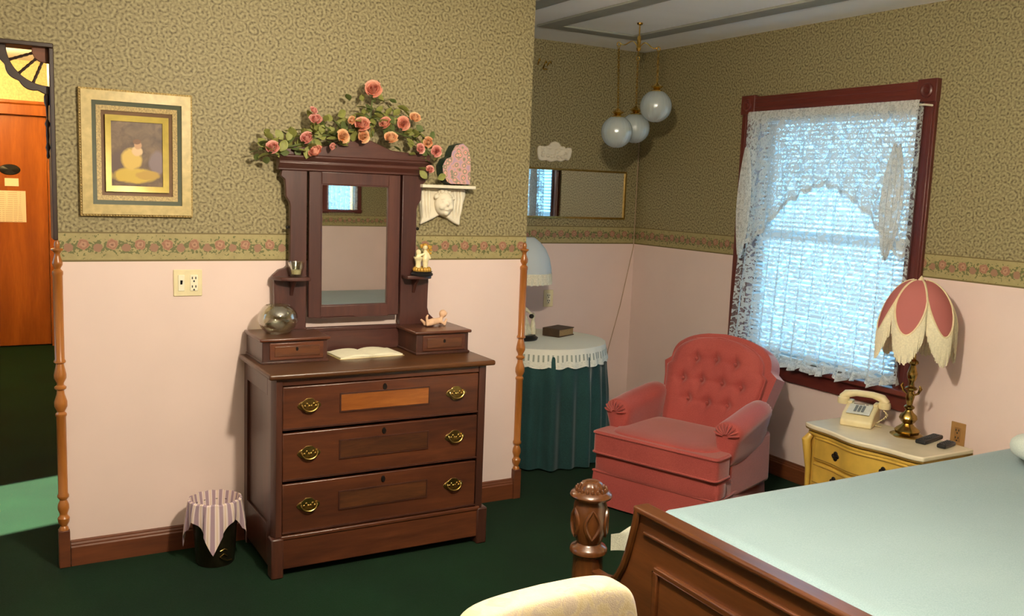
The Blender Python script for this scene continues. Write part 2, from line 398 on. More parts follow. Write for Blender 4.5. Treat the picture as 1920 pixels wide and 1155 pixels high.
# hall door
M_door = wood('orange_door_wood', (142, 72, 20), (190, 108, 36), 'z', .35, 7)
d = thing('door_1', 'orange-brown wooden door at the end of the hall', kind='structure', loc=(0, YH, 0))
part('leaf', MB().box(DX0+.01, DX1-.012, .03, .07, .01, DZ-.01), M_door, d, .003)
part('casing', MB().box(DX1-.01, DX1+.07, -.02, 0, 0, DZ), M_door, d, .004)
part('casing', MB().box(DX0-.07, DX0+.01, -.02, 0, 0, DZ), M_door, d, .004)
part('head_casing', MB().prism([(0, DZ-.01), (-.02, DZ-.01), (-.02, DZ+.08), (-.035, DZ+.09), (-.035, DZ+.115), (0, DZ+.115)], DX0-.09, DX1+.09, 'yz'), M_door, d, .003)
part('handle', MB().lathe([(0, -.07), (.022, -.062), (.028, -.045), (.02, -.025), (.012, -.02), (.012, 0), (.03, 0), (.03, .004)], 14, c=(DX0+.08, .026, .95), axis='y'), M_gold, d)
o = part('oval_plaque', MB().lathe([(0, -.006), (.075, -.006), (.085, 0)], 28, axis='y', sy=.56), M_black, loc=(.235, YH+.028, 1.603)); tag(o, 'small black oval plaque on the hall door', 'plaque')
o = part('door_card', MB().box(-.055, .055, -.002, 0, -.035, .035), M_paperw, loc=(.247, YH+.029, 1.492)); tag(o, 'small blank cream card on the hall door under the oval plaque', 'card')
def mat_notice():
    t = NT('printed_notice'); sp = t.n('ShaderNodeSeparateXYZ'); t.set(sp.inputs[0], t.obj())
    ln = t.math('GREATER_THAN', t.math('FRACT', t.math('MULTIPLY', sp.outputs[2], 55)), .62)
    br = t.noise(t.obj((1, 1, .05)), 60, 2); k = t.math('MULTIPLY', ln, t.math('GREATER_THAN', br, .45))
    k = t.math('MULTIPLY', k, t.math('LESS_THAN', t.math('ABSOLUTE', sp.outputs[0]), .11))
    return t.fin(t.mix(t.math('MULTIPLY', k, .35), lin((240, 226, 205)), lin((130, 100, 80))), .7)
o = part('door_notice', MB().box(-.14, .14, -.002, 0, -.14, .14), mat_notice(), loc=(.215, YH+.029, 1.276)); tag(o, 'large white printed paper notice on the hall door', 'notice')
# unseen hall window, added so the sun throws a patch on the floor
t = thing('window_3', 'narrow unseen hall window, added to let sun onto the floor', kind='structure', loc=(HX0, (HWY0+HWY1)/2, HWZ0))
hw, hh = (HWY1-HWY0)/2, HWZ1-HWZ0
for nm, b in (('sill', (-.13, .02, -hw-.05, hw+.05, -.03, 0)), ('head', (-.02, .015, -hw-.05, hw+.05, hh, hh+.07)), ('jamb', (-.02, .015, -hw-.06, -hw, 0, hh)), ('jamb', (-.02, .015, hw, hw+.06, 0, hh))):
    part(nm, MB().box(*b), M_wtrim, t, .003)
part('pane', MB().box(-.07, -.067, -hw, hw, 0, hh), M_pane, t)
# hall ceiling lamp
M_bulb = NT('lit_opal_glass').fin((1, .9, .7, 1), .4, **{'Emission__Color': (1, .78, .45, 1), 'Emission__Strength': 6.0})
t = thing('hall_lamp', 'round opal ceiling lamp in the hall', 'lamp', loc=(-.1, 8.3, ZC))
part('base', MB().lathe([(.0, 0), (.12, 0), (.12, -.02), (0, -.02)], 24), M_gold, t)
part('bowl', MB().lathe([(.11, -.02), (.115, -.05), (.09, -.09), (.05, -.11), (0, -.115)], 24), M_bulb, t)
lamp('hall_lamp_light', (-.1, 8.3, ZC-.2), 85, (1, .66, .26), .08)

# window_1: casing, sashes, panes, blind
win = thing('window_1', 'red-stained wooden window casing with square corner blocks', kind='structure', loc=(XW, (WY0+WY1)/2, 0))
yc = (WY0+WY1)/2; hy = (WY1-WY0)/2
def reeded(y0, y1, z0, z1, vert):
    mb = MB(); mb.box(-.022, 0, y0, y1, z0, z1)
    if vert:
        for q in (.25, .75): mb.box(-.027, -.02, y0+(y1-y0)*q-.012, y0+(y1-y0)*q+.012, z0, z1)
    else:
        for q in (.25, .75): mb.box(-.027, -.02, y0, y1, z0+(z1-z0)*q-.012, z0+(z1-z0)*q+.012)
    return mb
part('jamb_casing', reeded(-hy-.1, -hy, WZ0-.02, WZ1, True), M_wtrim, win, .003)
part('jamb_casing', reeded(hy, hy+.1, WZ0-.02, WZ1, True), M_wtrim, win, .003)
part('head_casing', reeded(-hy, hy, WZ1, WZ1+.1, False), M_wtrimh, win, .003)
for s_ in (-1, 1):
    blk = part('corner_block', MB().box(-.034, 0, s_*(hy+.05)-.054, s_*(hy+.05)+.054, WZ1-.002, WZ1+.108), M_wtrim, win, .003)
    part('rosette', MB().lathe([(0, -.012), (.012, -.012), (.016, -.006), (.026, -.01), (.034, -.006), (.036, 0)], 20, c=(-.034, s_*(hy+.05), WZ1+.052), axis='x'), M_wtrim, blk)
part('stool', MB().box(-.06, .1, -hy-.12, hy+.12, WZ0-.03, WZ0), M_wtrimh, win, .006)
part('apron', MB().box(-.02, 0, -hy-.1, hy+.1, WZ0-.115, WZ0-.03), M_wtrimh, win, .004)
for nm, b in (('reveal', (0, .14, -hy-.001, -hy+.012, WZ0, WZ1)), ('reveal', (0, .14, hy-.012, hy+.001, WZ0, WZ1)), ('reveal', (0, .14, -hy, hy, WZ1-.012, WZ1))):
    part(nm, MB().box(*b), M_wtrim, win)
zm = (WZ0+WZ1)/2
M_sash = plain('white_sash', (222, 226, 226), .5)
for nm, x, z0, z1 in (('lower_sash', .075, WZ0, zm+.02), ('upper_sash', .11, zm-.02, WZ1-.012)):
    mb = MB(); f = .045; a = hy-.012
    mb.box(x, x+.03, -a, -a+f, z0, z1).box(x, x+.03, a-f, a, z0, z1).box(x, x+.03, -a+f, a-f, z0, z0+f).box(x, x+.03, -a+f, a-f, z1-f, z1)
    s_ = part(nm, mb, M_sash, win)
    part('pane', MB().box(x+.013, x+.016, -a+f, a-f, z0+f, z1-f), M_pane, s_)
def mat_translucent(name, c, tr, rough=.6):
    t = NT(name); df = t.n('ShaderNodeBsdfDiffuse', Color=lin(c)); tl = t.n('ShaderNodeBsdfTranslucent', Color=lin(c))
    mx = t.n('ShaderNodeMixShader'); t.set(mx.inputs[0], tr); t.set(mx.inputs[1], df.outputs[0]); t.set(mx.inputs[2], tl.outputs[0])
    t.t.links.new(mx.outputs[0], t.out.inputs[0]); return t.mat
M_slat = mat_translucent('blind_slat', (236, 240, 240), .45)
bl = thing('window_blind', 'white horizontal mini blind behind the lace curtain', 'blind', loc=(XW+.038, yc, WZ1-.014))
part('headrail', MB().box(-.018, .018, -hy+.02, hy-.02, -.03, 0), M_sash, bl, .002)
N = 52; pitch = (WZ1-WZ0-.075)/N; am = hy-.025
sl = MB().grid(lambda u, v: ((v-.5)*.022, -am + 2*am*u, .003*(1-(2*v-1)**2) + (v-.5)*.012), 1, 4).mesh('slat')
for i in range(N): obj_from('slat', sl, M_slat, bl, (0, 0, -.042 - i*pitch))
part('bottom_rail', MB().box(-.012, .012, -am, am, -WZ1+WZ0+.018, -WZ1+WZ0+.032), M_sash, bl, .002)
for y in (-am*.7, 0, am*.7): part('ladder_cord', MB().tube([(-.013, y, -.03), (-.013, y, -WZ1+WZ0+.03)], .0012, 5), M_sash, bl)

def mat_lace(name, base, amp, c=(214, 214, 208), sc_=26):
    t = NT(name); tc = t.n('ShaderNodeTexCoord'); uv = tc.outputs['UV']
    vo = t.n('ShaderNodeTexVoronoi', {'voronoi_dimensions': '2D'}, Scale=sc_, Randomness=.75); t.set(vo.inputs['Vector'], uv)
    ms = t.n('ShaderNodeVectorMath', {'operation': 'SUBTRACT'}); t.set(ms.inputs[0], uv); t.set(ms.inputs[1], vo.outputs['Position'])
    sp = t.n('ShaderNodeSeparateXYZ'); t.set(sp.inputs[0], ms.outputs[0])
    a = t.math('ARCTAN2', sp.outputs[1], sp.outputs[0]); r = vo.outputs['Distance']
    rr = t.math('ADD', r, t.math('MULTIPLY', t.math('COSINE', t.math('MULTIPLY', a, 5)), .05))
    ring = t.math('LESS_THAN', t.math('ABSOLUTE', t.math('SUBTRACT', rr, .33)), .085)
    eye = t.math('LESS_THAN', rr, .12)
    nz = t.noise(uv, 24, 2); vine = t.math('LESS_THAN', t.math('ABSOLUTE', t.math('SUBTRACT', nz, .5)), .035)
    k = t.math('MAXIMUM', t.math('MAXIMUM', ring, eye), vine)
    al = t.math('ADD', t.math('MULTIPLY', k, amp), base, clamp=True)
    df = t.n('ShaderNodeBsdfDiffuse', Color=lin(c)); tl = t.n('ShaderNodeBsdfTranslucent', Color=lin(c)); tp = t.n('ShaderNodeBsdfTransparent')
    m1 = t.n('ShaderNodeMixShader', _0=.2); t.set(m1.inputs[1], df.outputs[0]); t.set(m1.inputs[2], tl.outputs[0])
    m2 = t.n('ShaderNodeMixShader'); t.set(m2.inputs[0], al); t.set(m2.inputs[1], tp.outputs[0]); t.set(m2.inputs[2], m1.outputs[0])
    t.t.links.new(m2.outputs[0], t.out.inputs[0]); return t.mat
M_lace = mat_lace('lace_sheer', .16, .62, sc_=15); M_lace2 = mat_lace('lace_valance', .30, .55, sc_=17)
M_lacehem = mat_lace('lace_ruffle', .62, .3, sc_=44)
cu = thing('lace_curtain', 'white floral lace curtain with scalloped valance over the window', 'curtain', loc=(XW, yc, 0))
cz1, cz0 = 2.085, .74
def hemz(u): return cz0 + .012*math.sin(u*40) - .03*math.sin(PI*u)
def cpos(u, v, x0=-.07):
    # u 0..1 from near side (low y) to far side, v 0 top..1 hem
    a0, a1 = 2.93-yc, 4.06-yc + .06*v
    y = a0 + (a1-a0)*u; z = cz1 + (hemz(u)-cz1)*v
    return (x0 + .027*math.sin(u*78+1.5*math.sin(u*9))*(.45+.55*v) - .02*v, y, z)
part('panel', MB().grid(lambda u, v: cpos(u, v), 220, 24, uvf=lambda u, v: (u*1.35, v*1.35)), M_lace, cu)
def ruf(u, v):
    p = cpos(u, 1); return (p[0] + .02*math.sin(u*150)*(.2+v), p[1], p[2] - .045*v + .008*math.sin(u*75+1)*v)
part('hem_ruffle', MB().grid(ruf, 220, 4, uvf=lambda u, v: (u*1.8, v*.06)), M_lacehem, cu)
def vbot(u):
    # valance lower edge height: scalloped swag, long tails at both sides
    s_ = abs(u-.47)/.47
    z = 1.70 - .14*min(1, (s_/.55))**1.5 if s_ < .55 else 1.56 - .2*min(1, (s_-.55)/.38)
    return z - .018*abs(math.sin(u*PI*15))
def val(u, v):
    a0, a1 = 2.925-yc, 4.065-yc; y = a0+(a1-a0)*u; z = cz1 + (vbot(u)-cz1)*v
    return (-.116 + .010*math.sin(u*70+.6*math.sin(u*13))*(.4+.6*v), y, z)
part('valance', MB().grid(val, 150, 14, uvf=lambda u, v: (u*1.3+3, v*.6)), M_lace2, cu)
def edge(u, v):
    p = val(u, 1); return (p[0]-.002, p[1], p[2] + .014 - .026*v)
part('valance_edging', MB().grid(edge, 200, 2, uvf=lambda u, v: (u*2.2, v*.03)), M_lacehem, cu)
def tail(side):
    def f(u, v):
        wd = (.13 if side < 0 else .11)*(.12 + .88*math.sin(PI*min(1, .04+v*.93))**.8)
        yc_ = (3.005-yc + .02*v) if side < 0 else (4.02-yc + .01*v)
        return (-.136 - .010*math.sin(u*22), yc_ + (u-.5)*wd, 1.88 - (.55 if side < 0 else .62)*v + .012*math.sin(u*9))
    return f
for s_ in (-1, 1): part('jabot_tail', MB().grid(tail(s_), 28, 12, uvf=lambda u, v: (u*.35, v*.7)), M_lacehem, cu)
part('rod_pocket', MB().grid(lambda u, v: (-.108 - .008*math.sin(v*PI) + .003*math.sin(u*260), 2.925-yc+1.14*u, cz1+.012-.045*v), 200, 4, uvf=lambda u, v: (u*2.4, v*.05)), M_lacehem, cu)
part('rod', MB().tube([(-.03, 2.915-yc, cz1-.01), (-.078, 2.92-yc, cz1-.01), (-.078, 4.07-yc, cz1-.01), (-.03, 4.075-yc, cz1-.01)], .005, 8), M_white, cu)

# window_2 high on the wall behind
t = thing('window_2', 'small high window with a sheer curtain', kind='structure', loc=((BX0+BX1)/2, YN, 0)); bw = (BX1-BX0)/2
for nm, b in (('jamb_casing', (-bw-.07, -bw, 0, .02, BZ0-.04, BZ1+.07)), ('jamb_casing', (bw, bw+.07, 0, .02, BZ0-.04, BZ1+.07)), ('head_casing', (-bw, bw, 0, .02, BZ1, BZ1+.07)), ('sill', (-bw-.07, bw+.07, -.1, .04, BZ0-.03, BZ0))):
    part(nm, MB().box(*b), M_wtrim, t, .003)
part('pane', MB().box(-bw, bw, -.08, -.077, BZ0, BZ1), M_pane, t)
part('sheer', MB().grid(lambda u, v: (-bw-.02+(2*bw+.04)*u, .03+.008*math.sin(u*40), BZ1-.01-(BZ1-BZ0)*v), 60, 6, uvf=lambda u, v: (u*.5, v*.8)), mat_lace('lace_small', .45, .4), t)

# main ceiling light (above the frame)
M_bulb2 = NT('lit_frosted_glass').fin((1, .95, .85, 1), .4, **{'Emission__Color': (1, .86, .62, 1), 'Emission__Strength': 8.0})
LX, LY = 1.15, 1.65
t = thing('ceiling_light', 'brass ceiling light with a frosted glass bowl in the middle of the room', 'light', loc=(LX, LY, ZC))
part('canopy', MB().lathe([(0, 0), (.07, 0), (.065, -.02), (.03, -.035), (.012, -.04), (.012, -.22), (.05, -.23), (.05, -.245), (0, -.245)], 24), M_gold, t)
part('bowl', MB().lathe([(.05, -.24), (.09, -.25), (.105, -.28), (.095, -.32), (.06, -.345), (0, -.355)], 24), M_bulb2, t)
lamp('ceiling_light_lamp', (LX, LY, ZC-.43), 190, (1, .88, .67), .06)
# ================================================================== DRESSER
DRX, DRY = 1.457, 3.775
dr = thing('dresser', 'dark walnut dresser with three brass-handled drawers and a tall swing mirror', 'dresser', loc=(DRX, DRY, 0))
X0, X1, YF, YK = .977-DRX, 1.942-DRX, 3.535-DRY, 4.0-DRY
# carcass: sides with recessed panels, front stiles with chamfer, rails, back
mb = MB()
for s_, x in ((1, X0), (-1, X1)):
    xi = x + s_*.018
    a, b = min(x, xi), max(x, xi)
    mb.box(a, b, YF+.04, YF+.09, .03, .822); mb.box(a, b, YK-.05, YK, .03, .822)
    mb.box(a, b, YF+.09, YK-.05, .74, .822); mb.box(a, b, YF+.09, YK-.05, .03, .2)
    p0, p1 = min(x+s_*.010, xi), max(x+s_*.010, xi)
    mb.box(p0, p1, YF+.09, YK-.05, .2, .74)
mb.box(X0+.018, X1-.018, YK-.012, YK, .03, .822)
part('carcass', mb, M_walnutz, dr, .002)
ch = [(0, .03), (.012, 0), (.036, 0), (.036, .045), (0, .045)]
part('front_stile', MB().prism([(X0+a, YF+b) for a, b in ch], .17, .822, 'xy'), M_walnutz, dr, .001)
part('front_stile', MB().prism([(X1-a*1.35, YF+b) for a, b in ch], .17, .822, 'xy'), M_walnutz, dr, .001)
part('frieze_rail', MB().box(X0+.036, X1-.05, YF+.004, YF+.03, .792, .822), M_walnut, dr, .002)
part('plinth', MB().box(X0+.03, X1-.03, YF-.004, YF+.03, .034, .172).box(X0+.03, X1-.03, YF-.010, YF+.02, .160, .176), M_walnut, dr, .004)
for x in (X0-.008, X1-.042):
    part('foot_block', MB().box(x, x+.05, YF-.012, YF+.05, 0, .168), M_walnutz, dr, .006)
for x in (X0, X1-.05): part('rear_foot', MB().box(x, x+.05, YK-.05, YK, 0, .05), M_walnutz, dr, .003)
top = MB().box(.955-DRX, 1.962-DRX, 3.512-DRY, YK, .822, .845)
part('top_board', top, M_walnuttop, dr, .008, seg=3)
def bail_handle(parent, x, y, z):
    out = []
    for i in range(48):
        q = 2*PI*i/48
        rx = .049*(1-.10*abs(math.sin(2*q))) ; rz_ = .027*(1+.16*math.cos(4*q)+.05*math.cos(10*q))
        out.append((rx*math.cos(q), rz_*math.sin(q)))
    h = part('handle', MB().prism(out, -.0025, 0), M_brass, parent, .0008, loc=(x, y, z))
    g = MB()
    for k in range(9):
        xx = -.036+.009*k; g.sell((xx, -.003, .006*math.cos(k*2.1)), (.0055, .003, .006), (1, 1), 8, 6)
    for s_ in (-1, 1): g.lathe([(.006, -.012), (.007, -.004), (.004, 0)], 10, c=(s_*.033, 0, .007), axis='y')
    part('relief', g, M_brass, h)
    pts = [(-.033, -.011, .007)] + [(.033*math.cos(PI+PI*i/12), -.013-.004*math.sin(PI*i/12), .004+.026*math.sin(PI+PI*i/12)) for i in range(13)] + [(.033, -.011, .007)]
    part('bail', MB().tube(pts, .0032, 8), M_brass, h)
for k, (z0, z1) in enumerate(((.612, .788), (.402, .598), (.182, .388))):
    dw = part('drawer', MB().box(X0+.038, X1-.052, YF+.002, YF+.38, z0, z1), M_walnut, dr, .004)
    zc = (.707, .51, .292)[k]
    part('inlay', MB().box(1.255-DRX, 1.648-DRX, YF-.0015, YF+.004, zc-.035, zc+.035), (M_burl, M_burl2, M_burl2)[k], dw, .0015)
    fm = MB(); a, b = 1.250-DRX, 1.653-DRX
    for bx in ((a, b, zc-.040, zc-.035), (a, b, zc+.035, zc+.040), (a, a+.005, zc-.035, zc+.035), (b-.005, b, zc-.035, zc+.035)): fm.box(bx[0], bx[1], YF-.003, YF+.003, bx[2], bx[3])
    part('inlay_moulding', fm, M_walnutz, dw)
    part('escutcheon', MB().lathe([(0, -.003), (.008, -.003), (.010, .003)], 14, c=(1.447-DRX, YF, z1-.028), axis='y', sy=1.5), M_darkmetal, dw)
    part('drawer_lip', MB().box(X0+.038, X1-.052, YF-.003, YF+.004, z0, z0+.006), M_walnutz, dw)
    for x in (1.122-DRX, 1.779-DRX): bail_handle(dw, x, YF, zc)
# glove boxes
for bx0, bx1, lft in ((.985-DRX, 1.262-DRX, True), (1.675-DRX, 1.935-DRX, False)):
    yf = 3.735-DRY
    gb = part('glove_box', MB().box(bx0, bx1, yf, YK-.005, .845, .938), M_walnutz, dr, .003)
    part('box_lid', MB().box(bx0-.012, bx1+.012, yf-.012, YK-.005, .938, .952), M_walnut, gb, .005)
    df = part('box_drawer', MB().box(bx0+.03, bx1-.018, yf-.005, yf+.01, .860, .932), M_walnut, gb, .003)
    part('box_panel', MB().box(bx0+.05, bx1-.035, yf-.008, yf, .874, .918), M_burl2, df, .002)
    part('keyhole', MB().lathe([(0, -.003), (.005, -.003), (.006, .002)], 10, c=((bx0+bx1)/2+.005, yf-.008, .905), axis='y', sy=1.6), M_darkmetal, df)
    part('box_base', MB().box(bx0-.004, bx1+.004, yf-.008, YK-.005, .845, .855), M_walnutz, gb, .002)
# superstructure
ym0, ym1 = 3.945-DRY, 3.975-DRY
prof = [(.2235, .95), (.2235, 1.645), (.335, 1.645), (.340, 1.62), (.322, 1.605), (.318, 1.56), (.318, 1.535), (.302, 1.51), (.297, 1.49), (.297, 1.24), (.32, 1.222), (.345, 1.215), (.372, 1.19), (.366, 1.165), (.364, 1.08), (.364, 1.03), (.372, 1.0), (.40, .975), (.405, .952)]
for s_ in (-1, 1):
    part('mirror_post', MB().prism([(s_*x, z) for x, z in prof], ym0, ym1), M_frame, dr, .003)
    sh = part('candle_shelf', MB().prism([(s_*.226, ym0), (s_*.226, ym0-.075), (s_*.30, ym0-.085), (s_*.352, ym0-.06), (s_*.375, ym0-.01), (s_*.375, ym1), (s_*.30, ym1), (s_*.30, ym0)], 1.172, 1.188, 'xy'), M_frameh, dr, .004)
    part('shelf_bracket', MB().prism([(ym0, 1.172), (ym0-.055, 1.172), (ym0-.045, 1.16), (ym0-.02, 1.14), (ym0, 1.10)], s_*.29-.008, s_*.29+.008, 'yz'), M_frame, sh, .002)
    part('pivot_knob', MB().lathe([(0, s_*.017), (.006, s_*.016), (.008, s_*.009), (.005, s_*.004), (.007, 0)], 12, c=(s_*.297, ym0+.012, 1.40), axis='x'), M_darkmetal, dr)
part('lower_rail', MB().box(-.36, .36, ym0, ym1, .845, .945).box(-.225, .225, ym0-.004, ym1, .938, .955), M_frameh, dr, .003)
cor = [(ym1, 1.645), (ym0-.004, 1.645), (ym0-.004, 1.655), (ym0-.022, 1.675), (ym0-.018, 1.685), (ym0-.034, 1.70), (ym0-.034, 1.71), (ym1, 1.71)]
part('cornice', MB().prism(cor, -.352, .352, 'yz'), M_frameh, dr, .003)
ped = [(-.352, 1.71), (-.352, 1.735), (-.335, 1.752), (-.30, 1.748), (-.25, 1.745), (-.16, 1.752), (-.06, 1.790), (0, 1.802), (.06, 1.790), (.16, 1.752), (.25, 1.745), (.30, 1.748), (.335, 1.752), (.352, 1.735), (.352, 1.71)]
part('pediment', MB().prism(ped, ym0-.016, ym1-.002), M_frameh, dr, .003)
# swinging mirror
mi = part('swing_mirror', MB().box(-.214, -.158, -.012, .012, -.374, .268).box(.158, .214, -.012, .012, -.374, .268).box(-.158, .158, -.012, .012, .215, .268).box(-.158, .158, -.012, .012, -.374, -.322), M_frame, dr, .003, loc=(0, ym0+.012, 1.375), rot=(math.radians(-.6), 0, 0))
part('inner_bevel', MB().box(-.160, -.154, -.010, .004, -.322, .215).box(.154, .160, -.010, .004, -.322, .215).box(-.16, .16, -.010, .004, .211, .217).box(-.16, .16, -.010, .004, -.324, -.318), M_frameh, mi, .001)
part('mirror_glass', MB().box(-.158, .158, -.002, .004, -.322, .215), M_mirror, mi)
part('backing', MB().box(-.2, .2, .004, .010, -.36, .25), M_walnutz, mi)

# ------------------------------------------------------------------ things on the dresser
def mat_petal(name, c1, c2):
    t = NT(name); v = t.noise(t.obj(), 60, 2)
    return t.fin(t.ramp(v, [(.3, lin(c1)), (.7, lin(c2))]), .7, 0, **{'Subsurface__Weight': .1})
PET = [mat_petal('petal_coral', (222, 136, 116), (242, 180, 154)), mat_petal('petal_peach', (232, 162, 118), (246, 204, 158)), mat_petal('petal_pink', (222, 138, 130), (244, 186, 170))]
M_leafs = [plain('rose_leaf_olive', (138, 140, 72), .6, var=.25), plain('rose_leaf_dark', (92, 104, 54), .6, var=.25)]
def rose_mb(r):
    mb = MB()
    for i in range(20):
        f = i/19; q0 = i*2.4; rad = r*(.10+.66*f); op = .06 + .92*f**2.2; hgt = r*(1.1 - .3*f); wd = .75 + .2*f
        def P(u, v):
            a = q0 + (u-.5)*2*wd*(1.0 if f > .3 else 1.5)
            rr = rad*(.45+.55*math.sin(v*2.2)) + r*.38*op*v*v; z = -r*.35 + hgt*v*(1-.42*op*v) + r*.08*math.cos((u-.5)*6)*v
            return (rr*math.cos(a), rr*math.sin(a), z)
        mb.grid(P, 4, 3)
    return mb
ROSE = [rose_mb(.024).mesh('rose'), rose_mb(.024).mesh('rose'), rose_mb(.024).mesh('rose')]
for me, m in zip(ROSE, PET): me.materials.append(m)
def leaf_mb(L=.05, W=.017):
    def P(u, v):
        w = W*math.sin(PI*min(1, v*.97+.03))**.8; return ((u-.5)*2*w, v*L, .25*abs(u-.5)*W*2 - .35*L*v*v*.6)
    return MB().grid(P, 2, 5)
LEAF = [leaf_mb().mesh('leaf') for _ in range(2)]
for me, m in zip(LEAF, M_leafs): me.materials.append(m)
CAMP = Vector((0, 0, 1.6))
def px_dir(x, y): return (_r2*((x-960)/F_PX) + _d2*((y-577.5)/F_PX) + _fw)
def px_on_y(x, y, Y): d_ = px_dir(x, y); return CAMP + d_*(Y/d_.y)
ga = thing('rose_garland', 'garland of coral and peach silk roses with olive leaves along the mirror top', 'garland', loc=(DRX, 3.93, 1.75))
gl = Vector((DRX, 3.93, 1.75))
RS = [(700,168,1.25,0),(592,224,.9,2),(679,234,1.15,0),(722,231,.9,0),(756,232,1.0,0),(778,221,.9,1),(733,259,1.05,1),(681,256,.95,1),(643,256,.95,1),(592,285,1.05,0),(575,259,.9,2),(511,277,.95,2),(788,279,.75,2),(803,267,.8,1),(818,284,.85,2),(806,318,.65,2),(588,207,.6,2),(660,226,.6,1),(624,275,.5,2)]
rnd = random.Random(3)
spots = []
for x, y, s_, k in RS:
    p = px_on_y(x, y, 3.868 + rnd.uniform(-.012, .012)) - gl; spots.append((x, y))
    o = bpy.data.objects.new('rose', ROSE[k]); COL.objects.link(o); o.parent = ga; o.location = p; o.scale = (s_*1.38,)*3
    o.rotation_euler = (math.radians(70+rnd.uniform(-25, 20)), rnd.uniform(-.3, .3), math.radians(-25+rnd.uniform(-35, 35)))
def garland_y(x): # centre line of the foliage in the photograph
    pts = [(480, 270), (520, 268), (560, 262), (600, 245), (640, 240), (670, 232), (700, 205), (740, 238), (780, 250), (810, 285), (806, 330)]
    for (a, b), (c, d_) in zip(pts, pts[1:]):
        if a <= x <= c: return b + (d_-b)*(x-a)/(c-a)
    return 285
stem = [px_on_y(x, garland_y(x)+10, 3.91) - gl for x in range(485, 806, 16)]
part('stem', MB().tube(stem, .004, 6), M_leafs[1], ga)
part('stem', MB().tube([px_on_y(x, y, 3.91)-gl for x, y in ((700, 255), (694, 225), (698, 190), (700, 170))], .003, 6), M_leafs[1], ga)
for i in range(185):
    x = rnd.uniform(482, 822) if i < 165 else rnd.uniform(655, 745)
    yy = garland_y(x) + rnd.gauss(4, 15) if i < 165 else rnd.uniform(185, 245)
    p = px_on_y(x, yy, 3.905 + rnd.uniform(-.02, .02)) - gl
    o = bpy.data.objects.new('leaf', LEAF[0 if rnd.random() < .62 else 1]); COL.objects.link(o); o.parent = ga; o.location = p
    s_ = rnd.uniform(.7, 1.15); o.scale = (s_,)*3
    o.rotation_euler = (rnd.uniform(-.5, 1.3), rnd.uniform(-.6, .6), rnd.uniform(0, 6.28)) if i % 3 else (PI/2+rnd.uniform(-.6, .2), rnd.uniform(0, 6.28), rnd.uniform(-.4, .4))
for x, y in ((482, 268), (496, 270), (530, 262), (820, 335), (800, 335)):
    p = px_on_y(x, y, 3.90) - gl
    o = bpy.data.objects.new('leaf', LEAF[0]); COL.objects.link(o); o.parent = ga; o.location = p; o.rotation_euler = (PI/2, rnd.uniform(0, 6), 0)

# pressed glass bowl on the left glove box
def quilt(q, z): return .035*abs(math.sin(q*8 + z*60)) + .02*abs(math.sin(q*8 - z*60))
t = thing('glass_bowl', 'round clear pressed-glass rose bowl on the glove box', 'bowl', loc=(1.085, 3.865, .952)); t.scale = (1.12, 1.12, 1.12)
part('bowl', MB().lathe([(.0, .004), (.035, .0), (.045, .006), (.062, .025), (.071, .05), (.069, .075), (.058, .095), (.044, .108), (.041, .106), (.054, .093), (.064, .075), (.066, .05), (.057, .027), (.04, .01), (0, .008)], 48, flute=quilt), M_bowl, t)
# votive glass on left candle shelf
t = thing('votive_glass', 'small fluted clear glass votive holder on the mirror candle shelf', 'votive', loc=(1.175, 3.905, 1.188))
part('cup', MB().lathe([(0, .003), (.02, 0), (.023, .004), (.033, .06), (.035, .066), (.032, .066), (.02, .012), (0, .010)], 32, flute=lambda q, z: .05*abs(math.sin(q*6))), M_bowl, t)
part('candle', MB().lathe([(0, .012), (.019, .012), (.022, .03), (0, .03)], 18), M_paperw, t)
# open guest book
t = thing('open_book', 'open book with blank cream pages lying on the dresser top', 'book', loc=(1.465, 3.825, .845), rz=.05); t.scale = (.95, .95, .85)
def pages(s_):
    def f(u, v): x = s_*.155*u; return (x, -.085+.17*v, .004 + .012*math.sin(PI*min(1, u*1.15))**.7*(1-.3*u) + .006)
    return f
for s_ in (-1, 1):
    mb = MB().grid(pages(s_), 10, 2); mb.add([(0, -.085, .002), (s_*.155, -.085, .002), (s_*.155, .085, .002), (0, .085, .002)], [(0, 1, 2, 3)])
    nb = 11
    mb.f += [(i, i+1, len(mb.v)-4) for i in range(nb-1)]; mb.m += [0]*(nb-1)
    mb.box(min(0, s_*.155), max(0, s_*.155), -.085, .085, .002, .009)
    part('page_block', mb, M_paperw, t)
    part('cover', MB().box(min(0, s_*.162), max(0, s_*.162), -.09, .09, 0, .002), plain('book_cover', (170, 150, 100), .6), t)
# cherub lying on the right glove box
M_bisque = plain('bisque', (226, 184, 150), .6, var=.05)
t = thing('cherub_figurine', 'small bisque cherub figurine lying on its belly on the glove box', 'figurine', loc=(1.83, 3.87, .952), rz=.15)
mb = MB()
capsule(mb, (-.03, 0, .018), (.022, 0, .024), .017, .015)            # body
capsule(mb, (.028, 0, .03), (.034, 0, .04), .009, .009)
mb.sell((.04, 0, .056), (.019, .017, .019), (1, 1), 16, 12)            # head
mb.sell((.046, -.016, .052), (.004, .005, .004)); mb.sell((.052, -.010, .058), (.006, .006, .006))
capsule(mb, (-.03, -.010, .015), (-.052, -.012, .012), .011, .009); capsule(mb, (-.052, -.012, .014), (-.058, -.012, .045), .008, .006); capsule(mb, (-.058, -.012, .046), (-.052, -.012, .054), .006, .005)
capsule(mb, (-.03, .010, .015), (-.05, .014, .011), .011, .009); capsule(mb, (-.05, .014, .012), (-.07, .014, .030), .008, .006)
capsule(mb, (.02, -.014, .022), (.038, -.02, .008), .008, .006); capsule(mb, (.038, -.02, .007), (.052, -.012, .03), .006, .005)
capsule(mb, (.02, .014, .022), (.04, .02, .008), .008, .006); capsule(mb, (.04, .02, .007), (.066, .016, .010), .006, .005)
